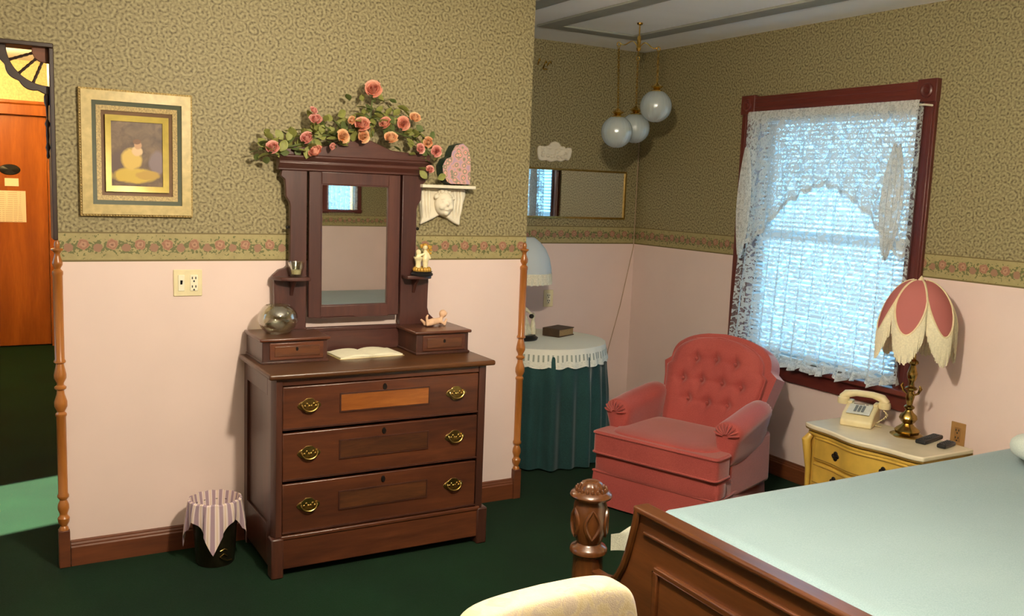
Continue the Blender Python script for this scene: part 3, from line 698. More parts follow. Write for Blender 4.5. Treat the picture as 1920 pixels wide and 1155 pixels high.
mb.sell((-.012, 0, .028), (.014, .016, .010))
remesh(part('body', mb, M_bisque, t), .0028, 3)
# figurine of two children at a well
M_ivory = plain('ivory_porcelain', (236, 222, 176), .35, var=.12, scale=60); M_gilt = plain('gilt_ornament', (196, 150, 60), .4, .3, .25, 80)
t = thing('porcelain_figurine', 'small ivory and gilt porcelain figure group on the right candle shelf', 'figurine', loc=(1.765, 3.895, 1.188))
part('plinth', MB().lathe([(0, 0), (.05, 0), (.052, .008), (.046, .014), (.048, .02), (0, .02)], 24), M_black, t)
mb = MB(); rr_ = random.Random(9)
for i in range(16): q = i/16*2*PI; mb.sell((.036*math.cos(q), .030*math.sin(q), .027), (.009, .009, .011+.004*rr_.random()), (1, 1), 8, 6)
part('flowers', mb, M_gilt, t)
mb = MB().lathe([(.016, .02), (.013, .035), (.012, .06), (.018, .075), (.022, .08), (.022, .086), (.0, .086)], 16, c=(-.02, 0, 0))
part('column', mb, M_ivory, t)
mb = MB(); capsule(mb, (.016, 0, .03), (.016, 0, .075), .010, .016); capsule(mb, (.016, 0, .075), (.016, 0, .105), .017, .012); mb.sell((.013, 0, .130), (.012, .012, .013), (1, 1), 12, 10)
capsule(mb, (.005, -.008, .10), (-.016, -.006, .092), .006, .005); capsule(mb, (.026, -.006, .10), (.036, -.008, .08), .006, .005)
mb.sell((-.02, 0, .108), (.012, .012, .013)); capsule(mb, (-.02, 0, .086), (-.02, 0, .10), .012, .008)
remesh(part('children', mb, M_ivory, t), .0025, 3)
mb = MB()
for i in range(12): mb.sell((.03+.014*math.cos(i*1.3), .004, .118+.017*math.sin(i*1.7)), (.007, .006, .007), (1, 1), 8, 6)
mb.sell((.013, .003, .141), (.013, .012, .008)); mb.sell((-.005, 0, .135), (.008, .006, .010))
part('blossoms', mb, M_gilt, t)

# ------------------------------------------------------------------ on the dresser wall
# plaster cherub shelf and floral box
t = thing('wall_shelf', 'white plaster wall shelf with a cherub face and draped bracket', 'shelf', loc=(1.905, YA, 1.6))
part('slab', MB().box(-.137, .139, -.10, 0, -.008, .007), M_white, t, .003)
dp = [(-.13, -.008), (.118, -.008), (.122, -.04), (.112, -.07), (.10, -.10), (.094, -.185), (.06, -.17), (.025, -.148), (-.012, -.135), (-.05, -.155), (-.112, -.183), (-.105, -.15), (-.115, -.09), (-.13, -.04)]
dob = part('drape', MB().prism(dp, -.03, 0), M_white, t, .008, seg=3)
for x in (-.105, -.088, -.072, .06, .078, .094): part('fold', MB().tube([(x, -.028, -.012), (x*1.02, -.036, -.06), (x*.98, -.033, -.11), (x*.95, -.028, -.15)], [.006, .009, .008, .003], 8), M_white, t)
mb = MB().sell((0, -.045, -.080), (.048, .038, .058), (1, 1), 20, 16)
mb.sell((0, -.084, -.082), (.007, .010, .010)); mb.sell((-.022, -.07, -.096), (.016, .014, .014)); mb.sell((.022, -.07, -.096), (.016, .014, .014))
mb.sell((0, -.078, -.108), (.012, .007, .004)); mb.sell((0, -.068, -.125), (.014, .012, .011))
mb.sell((-.019, -.078, -.068), (.008, .004, .004)); mb.sell((.019, -.078, -.068), (.008, .004, .004))
mb.sell((-.019, -.076, -.058), (.012, .007, .003)); mb.sell((.019, -.076, -.058), (.012, .007, .003))
remesh(part('cherub_face', mb, M_white, t), .0035, 2)
mb = MB(); q_ = random.Random(4)
for i in range(18):
    a = q_.uniform(.25, PI-.25); r = q_.uniform(.046, .054); mb.sell((r*math.cos(a), -.04-q_.uniform(0, .018), -.072+1.0*r*math.sin(a)), (.011, .010, .010), (1, 1), 8, 6)
part('curls', mb, M_white, t)
def mat_floral():
    t = NT('floral_print'); vec = t.obj(); vo = t.n('ShaderNodeTexVoronoi', Scale=42.0); t.set(vo.inputs['Vector'], vec)
    nz = t.noise(vec, 30, 3); k = t.math('ADD', t.math('MULTIPLY', vo.outputs['Distance'], .8), t.math('MULTIPLY', nz, .5))
    return t.fin(t.ramp(k, [(.25, lin((206, 120, 110))), (.42, lin((232, 178, 158))), (.55, lin((120, 128, 108))), (.7, lin((214, 160, 150))), (.9, lin((180, 150, 170)))]), .5)
fx = [(445,300),(447,150),(432,85),(402,57),(357,70),(337,108),(331,137),(302,150),(281,190),(285,240),(308,284),(330,297)]
fp = [px_on_y(740+a/3.12, 250+b/3.12, 3.935) for a, b in fx]
fx0 = 1.935; fpl = [(p.x-fx0, max(p.z-1.607, 0)) for p in fp]
t = thing('floral_box', 'scallop-edged floral keepsake box with dark green sides standing on the plaster shelf', 'box', loc=(fx0, 3.94, 1.607))
part('body', MB().prism(fpl, 0, .07), plain('dark_green_card', (18, 48, 40), .5), t, .002)
part('front', MB().prism([(x*.99, z*.985+.001) for x, z in fpl], -.004, 0), mat_floral(), t, .001)

# framed picture
pf = thing('framed_picture', 'picture of a seated figure in yellow in a wide gilt frame with green bands', 'picture', loc=(.5515, YA, 1.681))
Wf, Hf = .2125, .249
def ringb(o, i, y0, y1, dz=0):
    mb = MB(); (a, b), (c, d_) = o, i
    def quad(yA, yB):
        P = [(-a, yA, -b), (a, yA, -b), (a, yA, b), (-a, yA, b), (-c, yB, -d_), (c, yB, -d_), (c, yB, d_), (-c, yB, d_)]
        return P
    v1 = quad(y0, y1); v2 = [(x, 0, z) for x, _, z in v1]
    mb.add(v1 + v2, [(0,1,5,4),(1,2,6,5),(2,3,7,6),(3,0,4,7),(8,9,1,0),(9,10,2,1),(10,11,3,2),(11,8,0,3),(4,5,13,12),(5,6,14,13),(6,7,15,14),(7,4,12,15)])
    return mb
M_fcream = plain('cream_gilt', (204, 182, 128), .4, 0, .14, 40); M_fgreen = plain('green_band', (54, 60, 24), .5, var=.1); M_fgold = plain('speckled_gilt', (176, 150, 92), .45, 0, .35, 160, bump=.4)
M_fbrown = plain('brown_liner', (112, 82, 54), .6, var=.1); M_fin = plain('inner_gilt', (196, 172, 84), .35, .15, .1)
st = [0, .008, .045, .061, .079, .094, .116]
bands = [((Wf-a, Hf-a*1.05), (Wf-b, Hf-b*1.05)) for a, b in zip(st, st[1:])]
part('cream_frame', ringb(*bands[1], -.028, -.036), M_fcream, pf); part('green_band', ringb(*bands[2], -.030, -.026), M_fgreen, pf)
part('speckled_band', ringb(*bands[3], -.028, -.024), M_fgold, pf); part('liner', ringb(*bands[4], -.018, -.012), M_fbrown, pf); part('inner_frame', ringb(*bands[5], -.026, -.018), M_fin, pf)
part('outer_edge', ringb(*bands[0], -.018, -.024), M_fgold, pf)
bead = MB()
def beads(w_, h_, r, y, stp):
    n = int(2*w_/stp); m_ = int(2*h_/stp)
    for i in range(n+1):
        for z in (-h_, h_): bead.sell((-w_+2*w_*i/n, y, z), (r, r, r), (1, 1), 6, 4)
    for i in range(1, m_):
        for x in (-w_, w_): bead.sell((x, y, -h_+2*h_*i/m_), (r, r, r), (1, 1), 6, 4)
beads(Wf-.004, Hf-.004, .0042, -.02, .0105)
part('beading', bead, M_fgold, pf, kind='stuff')
def mat_picture():
    t = NT('painted_picture'); vec = t.obj(); nz = t.noise(vec, 25, 3, dist=.8); sp = t.n('ShaderNodeSeparateXYZ'); t.set(sp.inputs[0], vec)
    def ell(cx, cz, rx, rz):
        a = t.math('DIVIDE', t.math('SUBTRACT', sp.outputs[0], cx), rx); b = t.math('DIVIDE', t.math('SUBTRACT', sp.outputs[2], cz), rz)
        d_ = t.math('ADD', t.math('MULTIPLY', a, a), t.math('MULTIPLY', b, b)); d_ = t.math('ADD', d_, t.math('MULTIPLY', t.math('SUBTRACT', nz, .5), 1.1))
        return t.math('MULTIPLY', t.math('SUBTRACT', 1.25, d_), 1.8, clamp=True)
    c = t.ramp(nz, [(.3, lin((78, 56, 44))), (.7, lin((124, 98, 72)))])
    for cx, cz, rx, rz, col in ((-.06, -.05, .05, .06, (92, 68, 60)), (.075, -.03, .03, .05, (128, 108, 112)), (-.01, -.085, .082, .03, (206, 172, 62)), (.04, -.082, .045, .018, (188, 150, 60)), (-.02, -.02, .038, .042, (214, 178, 84)), (.0, .012, .02, .02, (222, 186, 140)), (.004, .036, .014, .016, (196, 150, 110)), (.0, .05, .015, .010, (120, 80, 50))):
        c = t.mix(ell(cx, cz, rx, rz), c, lin(col))
    return t.fin(c, .5, 0, **{'Coat__Weight': 1.0, 'Coat__Roughness': .03})
part('canvas', MB().box(-Wf+.112, Wf-.112, -.012, 0, -Hf+.118, Hf-.118), mat_picture(), pf)

# switch and outlet plate
def outlet_plate(name, label, loc, rz, w_, h_, left_switch, mp=None, mm=None):
    mp = mp or M_cream; mm = mm or M_paperw
    t = thing(name, label, 'outlet', loc=loc, rz=rz, group=None)
    part('plate', MB().box(-w_/2, w_/2, -.006, 0, -h_/2, h_/2), mp, t, .003)
    xo = .024 if left_switch else 0
    if left_switch:
        part('switch_mount', MB().box(-.040, -.014, -.009, -.005, -.034, .034), M_paperw, t, .002)
        part('switch', MB().prism([(-.008, -.008), (-.018, .012), (-.008, .012)], -.031, -.023, 'yz'), M_black, t)
    part('socket_mount', MB().box(xo-.016, xo+.016, -.009, -.005, -.034, .034), mm, t, .002)
    for z in (-.018, .018):
        part('socket', MB().box(xo-.009, xo-.005, -.0102, -.008, z-.002, z+.008).box(xo+.005, xo+.009, -.0102, -.008, z-.002, z+.008).box(xo-.003, xo+.003, -.0102, -.008, z-.014, z-.007), M_black, t)
    return t
outlet_plate('outlet_plate', 'cream double wall plate with switch and socket left of the dresser', (.745, YA, 1.158), 0, .116, .112, True)
outlet_plate('outlet_plate', 'small brownish wall outlet above the yellow nightstand', (XW, 2.63, .525), -PI/2, .075, .115, False, plain('tan_plate', (170, 128, 76), .5), plain('tan_socket', (150, 110, 62), .5))

# ------------------------------------------------------------------ waste basket
wb = thing('waste_basket', 'dark waste basket draped with a striped pink and lilac cloth', 'basket', loc=(.812, 3.815, 0))
part('bin', MB().lathe([(0, .004), (.074, 0), (.078, .006), (.094, .236), (.097, .242), (.092, .242), (.072, .012), (0, .012)], 32), plain('dark_bin', (44, 40, 26), .35, .4, .25), wb)
part('bin_ornament', MB().tube([(.03, -.083, .05), (.015, -.087, .06), (.0, -.088, .05), (.012, -.089, .04), (.03, -.087, .03), (.05, -.077, .028)], .0022, 6).tube([(0, -.090, .075), (.018, -.088, .082), (.03, -.084, .075)], .002, 6), M_brass, wb)
def mat_stripe():
    t = NT('striped_cloth'); tc = t.n('ShaderNodeTexCoord'); sp = t.n('ShaderNodeSeparateXYZ'); t.set(sp.inputs[0], tc.outputs['UV'])
    f = t.math('FRACT', t.math('MULTIPLY', sp.outputs[0], 21)); k = t.math('GREATER_THAN', f, .52); k2 = t.math('LESS_THAN', t.math('ABSOLUTE', t.math('SUBTRACT', f, .25)), .05)
    c = t.mix(k, lin((226, 206, 200)), lin((166, 140, 152))); c = t.mix(k2, c, lin((216, 190, 160)))
    return t.fin(c, .85)
def cloth(u, v):
    q = 2*PI*u; corner = abs(math.cos(2*(q+.28)))
    L = .07 + .135*(1-abs(math.sin(2*(q+.28))))
    if v < .35:                      # inside the rim, lining the bin down to its floor
        s_ = v/.35; r = (.062*min(1, s_*4) if s_ < .25 else .062 + .034*(s_-.25)/.75); z = .03 + (0 if s_ < .25 else .248*(s_-.25)/.75)
    elif v < .45:
        s_ = (v-.35)/.1; r = .098 + .010*s_; z = .278 - .004*s_
    else:
        s_ = (v-.45)/.55; r = .108 + .016*s_ - .01*s_*s_ + .010*math.sin(q*9)*s_*(1-corner*.6); z = .274 - L*s_
        if corner > .8: r += .012*s_
    return (r*math.cos(q), r*math.sin(q), z + .002*math.sin(q*13))
part('cloth', MB().grid(cloth, 160, 20, uvf=lambda u, v: (u*1.0, v)), mat_stripe(), wb)

# ================================================================== ALCOVE
# pendant lamp with three globes
def mat_globe():
    t = NT('ribbed_opal_glass'); df = t.n('ShaderNodeBsdfDiffuse', Color=lin((232, 240, 238))); tl = t.n('ShaderNodeBsdfTranslucent', Color=lin((232, 240, 238))); gl_ = t.n('ShaderNodeBsdfGlossy', Color=(.9, .95, 1, 1), Roughness=.12); tp = t.n('ShaderNodeBsdfTransparent', Color=(.95, .98, .97, 1))
    m0 = t.n('ShaderNodeMixShader', _0=.5); t.set(m0.inputs[1], df.outputs[0]); t.set(m0.inputs[2], tl.outputs[0])
    m1 = t.n('ShaderNodeMixShader', _0=.35); t.set(m1.inputs[1], m0.outputs[0]); t.set(m1.inputs[2], tp.outputs[0])
    fr = t.n('ShaderNodeFresnel', IOR=1.5); m2 = t.n('ShaderNodeMixShader'); t.set(m2.inputs[0], t.math('ADD', fr.outputs[0], .06)); t.set(m2.inputs[1], m1.outputs[0]); t.set(m2.inputs[2], gl_.outputs[0])
    t.t.links.new(m2.outputs[0], t.out.inputs[0]); return t.mat
M_globe = mat_globe()
PX, PY = 3.286, 4.348
pd = thing('globe_pendant', 'brass swag pendant with three ribbed opal glass globes on chains', 'pendant lamp', loc=(PX, PY, ZC))
part('ceiling_hook', MB().lathe([(0, 0), (.018, 0), (.016, -.008), (.004, -.014), (.004, -.07), (.009, -.075), (.012, -.10), (.008, -.13), (.014, -.14), (.010, -.155), (0, -.16)], 16), M_gold, pd)
def chain(p0, p1, parent):
    p0, p1 = Vector(p0), Vector(p1); L = (p1-p0).length; n = max(2, int(L/.017)); mb = MB()
    for i in range(n):
        c = p0 + (p1-p0)*((i+.5)/n); st_ = len(mb.v)
        mb.tube([(.0055*math.cos(2*PI*j/10), 0, .0105*math.sin(2*PI*j/10)) for j in range(10)], .002, 5, closed=True)
        mb.xf(T(*c) @ Rz(PI/2*(i % 2)), st_)
    return part('chain', mb, M_gold, parent)
GL = [((3.128, 4.30, 1.943), (3.133, 4.33, 2.44), .088), ((3.375, 4.46, 1.985), (3.37, 4.46, 2.40), .086), ((3.395, 4.30, 2.105), (3.40, 4.31, 2.44), .090)]
for (gx, gy, gz), (ax_, ay_, az_), r in GL:
    c = Vector((gx-PX, gy-PY, gz-ZC)); a = Vector((ax_-PX, ay_-PY, az_-ZC)); h = Vector((0, 0, -.145))
    mid = (h + a)/2 + Vector((0, 0, .035))
    pts = []
    for i in range(13):
        s_ = i/12; pts.append(h*(1-s_)**2 + mid*2*s_*(1-s_) + a*s_*s_ + Vector((0, 0, .018*math.sin(s_*2*PI))))
    arm = part('arm', MB().tube(pts, .0035, 8), M_gold, pd)
    part('hook', MB().tube([(a.x+.012*math.cos(q), a.y, a.z-.012+.012*math.sin(q)) for q in [i*2*PI/14 for i in range(14)]], .003, 6, closed=True), M_gold, arm)
    top_ = c + Vector((0, 0, r+.045))
    chain(a + Vector((0, 0, -.022)), top_, pd)
    gb = part('globe', MB().sell((0, 0, 0), (r, r, r), (1, 1), 72, 28), M_globe, pd, loc=c)
    for v_ in gb.data.vertices:
        q = math.atan2(v_.co.y, v_.co.x); v_.co *= 1 + .016*math.cos(q*24)
    part('cap', MB().lathe([(.028, -.012), (.034, -.004), (.030, .004), (.016, .010), (.026, .018), (.034, .026), (.020, .034), (.008, .046), (0, .05)], 24, c=(0, 0, r-.004), flute=lambda q, z: .07*math.cos(q*8)), M_gold, gb)
# swag chain to the corner and down the wall
pts = [Vector((0, 0, -.02)), Vector((.35, .45, -.12)), Vector((XW-PX-.03, YB-PY-.03, -.03))]
sw = []
for i in range(16):
    s_ = i/15; sw.append(pts[0]*(1-s_)**2 + pts[1]*2*s_*(1-s_) + pts[2]*s_*s_)
sw += [Vector((XW-PX-.02, YB-PY-.02, z)) for z in (-.6, -1.2)] + [Vector((XW-PX-.014, YB-PY-.012, -1.33)), Vector((3.90-PX, YB-PY-.008, -1.75)), Vector((3.815-PX, YB-PY-.008, -2.06)), Vector((3.80-PX, YB-PY-.008, -2.25))]
part('swag_cord', MB().tube(sw[16:], .003, 6), plain('tan_cord', (176, 148, 122), .6), pd)

# wall mirror on the back wall
t = thing('wall_mirror', 'wide rectangular mirror in a thin gilt frame on the alcove wall', 'mirror', loc=(3.42, YB, 1.584))
part('frame', ringb((.475, .165), (.462, .152), -.014, -.018), M_brass, t)
part('glass', MB().box(-.463, .463, -.008, 0, -.153, .153), M_mirror, t)
# plaster plaque above it
t = thing('wall_plaque', 'small cream plaster plaque with wavy outline above the wall mirror', 'plaque', loc=(3.295, YB, 1.846))
pq = [(-.135, .03), (-.12, .045), (-.09, .038), (-.05, .048), (-.03, .07), (0, .078), (.03, .068), (.05, .045), (.09, .035), (.125, .045), (.135, .02), (.125, -.02), (.11, -.045), (.08, -.04), (.05, -.055), (.02, -.048), (-.03, -.06), (-.06, -.05), (-.1, -.055), (-.125, -.045), (-.132, -.01)]
part('plate', MB().prism(pq, -.022, 0), M_white, t, .008, seg=3)
mb = MB(); q_ = random.Random(5)
for i in range(22): mb.sell((q_.uniform(-.1, .1), -.024, q_.uniform(-.035, .04)), (.016, .010, .012), (1, 1), 8, 6)
part('relief', mb, M_white, t)
# small metal butterfly-like ornament high on the wall
t = thing('wall_ornament', 'tiny brass scroll ornament high on the alcove wall', 'ornament', loc=(3.18, YB, 2.40))
mb = MB()
for a, b in (((-.04, .0), (-.03, .04)), ((0, -.02), (.02, .03)), ((.03, .0), (.055, .03))):
    mb.tube([(a[0], -.01, a[1]), ((a[0]+b[0])/2-.008, -.022, (a[1]+b[1])/2), (b[0], -.012, b[1]), (b[0]+.008, -.008, b[1]-.012)], .004, 6)
mb.sell((.015, -.01, -.022), (.02, .01, .006))
part('scroll', mb, M_gold, t)

# round table with green skirt and lace topper
TX, TY, TZ, TR = 2.93, 4.70, .705, .385
rt = thing('round_table', 'round side table under a floor-length dark green cloth', 'table', loc=(TX, TY, 0))
part('tabletop', MB().lathe([(0, TZ-.022), (TR-.01, TZ-.022), (TR-.005, TZ-.012), (TR-.012, TZ-.004), (0, TZ-.004)], 40), M_walnut, rt)
part('pedestal', MB().lathe([(.0, .0), (.16, .0), (.16, .03), (.04, .05), (.035, .3), (.05, .4), (.035, .5), (.05, TZ-.022), (0, TZ-.022)], 24), M_walnut, rt)
def skirt(u, v):
    q = 2*PI*u; fold = .020*math.sin(q*22) + .010*math.sin(q*13+1)
    r = TR + .004 + v**.6*.03 + fold*min(1, v*2.2)
    return (r*math.cos(q), r*math.sin(q), (TZ-.003)*(1-v) + .012*v)
o = part('table_skirt', MB().grid(skirt, 220, 14, wrap=True).lathe([(0, TZ-.002), (TR+.004, TZ-.003)], 48), fabric('green_cloth', (12, 44, 46), (28, 74, 72), 300, .85, .4), None, loc=(TX, TY, 0))
tag(o, 'dark green floor-length cloth hanging in folds over the round table', 'tablecloth')
def topper(u, v):
    q = 2*PI*u
    if v < .3: r = (TR+.006)*v/.3; z = TZ+.0015
    else:
        s_ = (v-.3)/.7; r = TR + .008 + .016*s_ + .006*math.sin(q*30)*s_; z = TZ + .0015 - (.095+.012*abs(math.sin(q*11)))*s_ - .004*min(1, s_*5)
    return (r*math.cos(q), r*math.sin(q), z)
M_crochet = mat_lace('crochet_lace', .9, .1, (236, 234, 222), 60)
o = part('lace_topper', MB().grid(topper, 220, 20, uvf=lambda u, v: (u*2.4, v*.55)), M_crochet, None, loc=(TX, TY, 0))
def mat_crochet():
    t = NT('white_crochet'); tc = t.n('ShaderNodeTexCoord'); sp = t.n('ShaderNodeSeparateXYZ'); t.set(sp.inputs[0], tc.outputs['UV'])
    band = t.math('LESS_THAN', t.math('ABSOLUTE', t.math('SUBTRACT', sp.outputs[1], .62)), .13)
    st_ = t.math('GREATER_THAN', t.math('SINE', t.math('MULTIPLY', sp.outputs[0], 2*PI*90)), .35)
    nz = t.noise(tc.outputs['UV'], 120, 2); hole = t.math('MULTIPLY', t.math('LESS_THAN', nz, .40), t.math('GREATER_THAN', sp.outputs[1], .75))
    c = t.mix(t.math('MAXIMUM', t.math('MULTIPLY', t.math('MULTIPLY', band, st_), .8), t.math('MULTIPLY', hole, .6)), lin((236, 234, 220)), lin((130, 140, 126)))
    t.bump(nz, .5, .004); return t.fin(c, .85)
o.data.materials.clear(); o.data.materials.append(mat_crochet())
for l in o.data.loops:
    pass
tag(o, 'round white crocheted lace topper on the green table', 'table topper')
ul = o.data.uv_layers[0]
for l in o.data.loops:
    ul.data[l.index].uv = (ul.data[l.index].uv[0]/2.4, ul.data[l.index].uv[1]/.55)
# old book on the table
t = thing('old_book', 'thick old brown book lying on the lace topper', 'book', loc=(3.105, 4.775, TZ+.003), rz=.42)
part('cover', MB().box(-.085, .085, -.062, .062, 0, .006).box(-.085, .085, -.062, .062, .044, .05).box(-.087, -.081, -.062, .062, 0, .05), plain('old_book_cover', (74, 54, 36), .6, var=.2), t, .002)
part('page_block', MB().box(-.081, .08, -.057, .057, .006, .044), plain('old_pages', (150, 120, 78), .8, var=.2, scale=200), t)
# table lamp with dome shade on figurine
tl = thing('dome_lamp', 'table lamp with a white dome shade, lace trim and porcelain figure base', 'lamp', loc=(2.80, 4.72, TZ+.003))
part('foot', MB().lathe([(0, 0), (.10, 0), (.105, .012), (.09, .022), (.085, .03), (0, .03)], 32), M_black, tl)
M_porc = plain('painted_porcelain', (216, 206, 176), .35, var=.2, scale=40)
mb = MB().lathe([(.062, .03), (.058, .06), (.045, .10), (.03, .14), (.0, .145)], 20, flute=lambda q, z: .08*math.sin(q*7))
capsule(mb, (0, 0, .13), (0, 0, .19), .026, .022); mb.sell((0, -.004, .232), (.021, .021, .024), (1, 1), 14, 12)
capsule(mb, (.022, -.01, .185), (.052, -.03, .15), .010, .007); capsule(mb, (-.022, -.01, .185), (-.045, -.03, .155), .010, .007); capsule(mb, (0, 0, .2), (0, 0, .215), .010, .010)
remesh(part('figure', mb, M_porc, tl), .005, 2)
part('figure_trim', MB().sell((0, .004, .248), (.024, .022, .014)).sell((.0, -.024, .165), (.012, .010, .02)).sell((.05, -.034, .14), (.016, .014, .014)).sell((.0, -.02, .275), (.012, .01, .008)), M_darkmetal, tl)
part('small_figure', MB().lathe([(.0, .03), (.022, .03), (.02, .06), (.012, .10), (.008, .12), (.013, .135), (.012, .15), (0, .16)], 14, c=(.07, -.02, 0)), M_porc, tl)
part('stem', MB().tube([(0, .02, .03), (0, .022, .42)], .006, 8), M_brass, tl)
M_shade = mat_translucent('white_silk_shade', (226, 234, 238), .35)
part('shade', MB().lathe([(.17, .40), (.168, .43), (.155, .49), (.13, .545), (.095, .585), (.062, .61), (.058, .612)], 40, flute=lambda q, z: .012*math.cos(q*16)), M_shade, tl)
part('lace_trim', MB().grid(lambda u, v: ((.172+.004*math.sin(u*2*PI*30)*v)*math.cos(2*PI*u), (.172+.004*math.sin(u*2*PI*30)*v)*math.sin(2*PI*u), .405-.07*v+.006*abs(math.sin(u*2*PI*14))*v), 160, 4), plain('lace_band', (222, 214, 190), .8, var=.15, scale=150), tl)
part('bulb', MB().lathe([(.014, .43), (.016, .45), (.028, .48), (.03, .50), (.02, .525), (0, .53)], 16), M_white, tl)
outlet_plate('outlet_plate', 'small wall outlet on the alcove wall behind the dome lamp', (3.30, YB, .88), 0, .075, .115, False)

# ================================================================== ARMCHAIR
th = math.radians(-20); lat = Vector((-math.sin(th), -math.cos(th), 0)); dep = Vector((math.cos(th), -math.sin(th), 0))
AC = Vector((2.69, 3.77, 0)) + lat*.36 + dep*.36
M_rose = fabric('rose_velvet', (150, 58, 54), (176, 80, 72), 300, .8, .5, .15, 4)
ac = thing('armchair', 'dusty-rose velvet armchair with button-tufted back and skirted base', 'armchair', loc=AC, rz=math.atan2(lat.y, lat.x))
# local x = towards the bed side, y = towards its back, front at y=-.36
def base_fn(u, v):
    q = u*4; k = int(q) % 4; f = q-int(q)
    fl = .012*(1-v) ; hw_f, hw_b = .355+fl, .285+fl; yf_, yb_ = -.345-fl, .30+fl
    P = [(-hw_f, yf_), (hw_f, yf_), (hw_b, yb_), (-hw_b, yb_)]
    a, b = P[k], P[(k+1) % 4]; x, y = a[0]+(b[0]-a[0])*f, a[1]+(b[1]-a[1])*f
    wob = .004*math.sin(u*2*PI*18)*(1-v)
    return (x*(1+wob), y*(1+wob), .012 + (.178-.012)*v)
part('skirt', MB().grid(base_fn, 96, 4, wrap=True), M_rose, ac, smooth=50)
part('base', MB().prism([(-.352, -.342), (.352, -.342), (.285, .30), (-.285, .30)], .14, .27, 'xy'), M_rose, ac, .012)
part('front_rail', MB().sell((0, -.30, .225), (.357, .055, .055), (.35, .35), 40, 12), M_rose, ac)
part('skirt_welt', MB().tube([(-.356, -.347, .18), (.356, -.347, .18), (.288, .304, .18), (-.288, .304, .18)], .006, 8, closed=True), M_rose, ac)
TC = [(-.352, -.372), (.352, -.372), (.352, -.225), (.250, -.215), (.250, .17), (-.250, .17), (-.250, -.215), (-.352, -.225)]
def round_poly(P, r, n=4):
    out = []
    for i, p in enumerate(P):
        a_, b_ = Vector(P[i-1]), Vector(P[(i+1) % len(P)]); c_ = Vector(p); u_ = (a_-c_).normalized()*r; v_ = (b_-c_).normalized()*r
        for k in range(n+1): q = k/n; out.append(tuple((c_+u_)*(1-q)**2 + c_*2*q*(1-q) + (c_+v_)*q*q))
    return out
TCr = round_poly(TC, .03)
part('seat_cushion', MB().prism(TCr, .275, .395, 'xy').sell((0, -.10, .392), (.30, .25, .022), (.6, .4), 32, 10), M_rose, ac, .012, seg=3)
for zz in (.386, .285): part('cushion_welt', MB().tube([(x*1.006, -.1+(y+.1)*1.008, zz) for x, y in TCr], .005, 8, closed=True), M_rose, ac)
LEAN = math.radians(17)
def back_pos(x, h, d_):  # h height above seat pivot, d_ depth forward(-)
    p = Matrix.Rotation(-LEAN, 3, 'X') @ Vector((0, d_, h)); return (x, .17 + p.y, .30 + p.z)
def bw_out(h):
    if h < .40: return .255 + .075*(h/.40)**1.3
    if h < .425: return .33 - .038*(h-.40)/.025
    s_ = (h-.425)/.165; return .292*max(0, 1-s_**2.6)**.5
def bw_in(h):
    if h < .38: return .245 + .045*(h/.38)
    if h < .40: return .29 - .025*(h-.38)/.02
    s_ = (h-.40)/.16; return .265*max(0, 1-s_**2.6)**.5
def backgrid(wf, H, d0, d1, puff, tufts, nu=44, nv=44):
    mb = MB()
    def front(u, v):
        h = H*(1-(1-v)**1.15); x = (2*u-1)*max(wf(h), .001); e = min(1, (1-abs(2*u-1))*5)*min(1, (1-v)*6); y = d0 - puff*(e**.5)
        for tx, tz in tufts:
            dd = ((x-tx)**2+(h-tz)**2)**.5; y += .026*math.exp(-(dd/.026)**2)
        if tufts:
            for tx, tz in tufts: y += .006*math.exp(-((abs(h-tz))/.010)**2)*math.exp(-((x-tx)/.07)**2) + .006*math.exp(-((x-tx)/.010)**2)*math.exp(-((h-tz)/.08)**2)
        return back_pos(x, h, y)
    def rear(u, v):
        h = H*(1-(1-v)**1.15); x = (2*u-1)*max(wf(h), .001); return back_pos(x, h, d1)
    mb.grid(front, nu, nv); mb.grid(rear, nu, nv)
    b = (nu+1)*(nv+1)
    for j in range(nv):
        for i in (0, nu): a = j*(nu+1)+i; mb.f.append((a, a+nu+1, b+a+nu+1, b+a)); mb.m.append(0)
    for i in range(nu):
        for j in (0, nv): a = j*(nu+1)+i; mb.f.append((a, a+1, b+a+1, b+a)); mb.m.append(0)
    return mb
part('back_frame', backgrid(bw_out, .59, -.02, .09, .012, [], 30, 40), M_rose, ac, smooth=60)
TU = [(-.115, .43), (0, .44), (.115, .43), (-.17, .315), (-.06, .32), (.06, .32), (.17, .315), (-.115, .21), (0, .205), (.115, .21)]
bp = part('back_pad', backgrid(bw_in, .56, -.055, .0, .035, TU, 60, 60), M_rose, ac, smooth=75)
for tx, tz in TU: part('button', MB().sell(back_pos(tx, tz, -.072), (.009, .006, .009), (1, 1), 10, 6), M_rose, bp)
wl = [back_pos(s_*bw_in(h), h, -.062) for s_, hs in ((-1, [i*.02 for i in range(5, 29)]), (1, [i*.02 for i in range(28, 4, -1)])) for h in hs]
part('back_welt', MB().tube(wl, .005, 8), M_rose, bp)
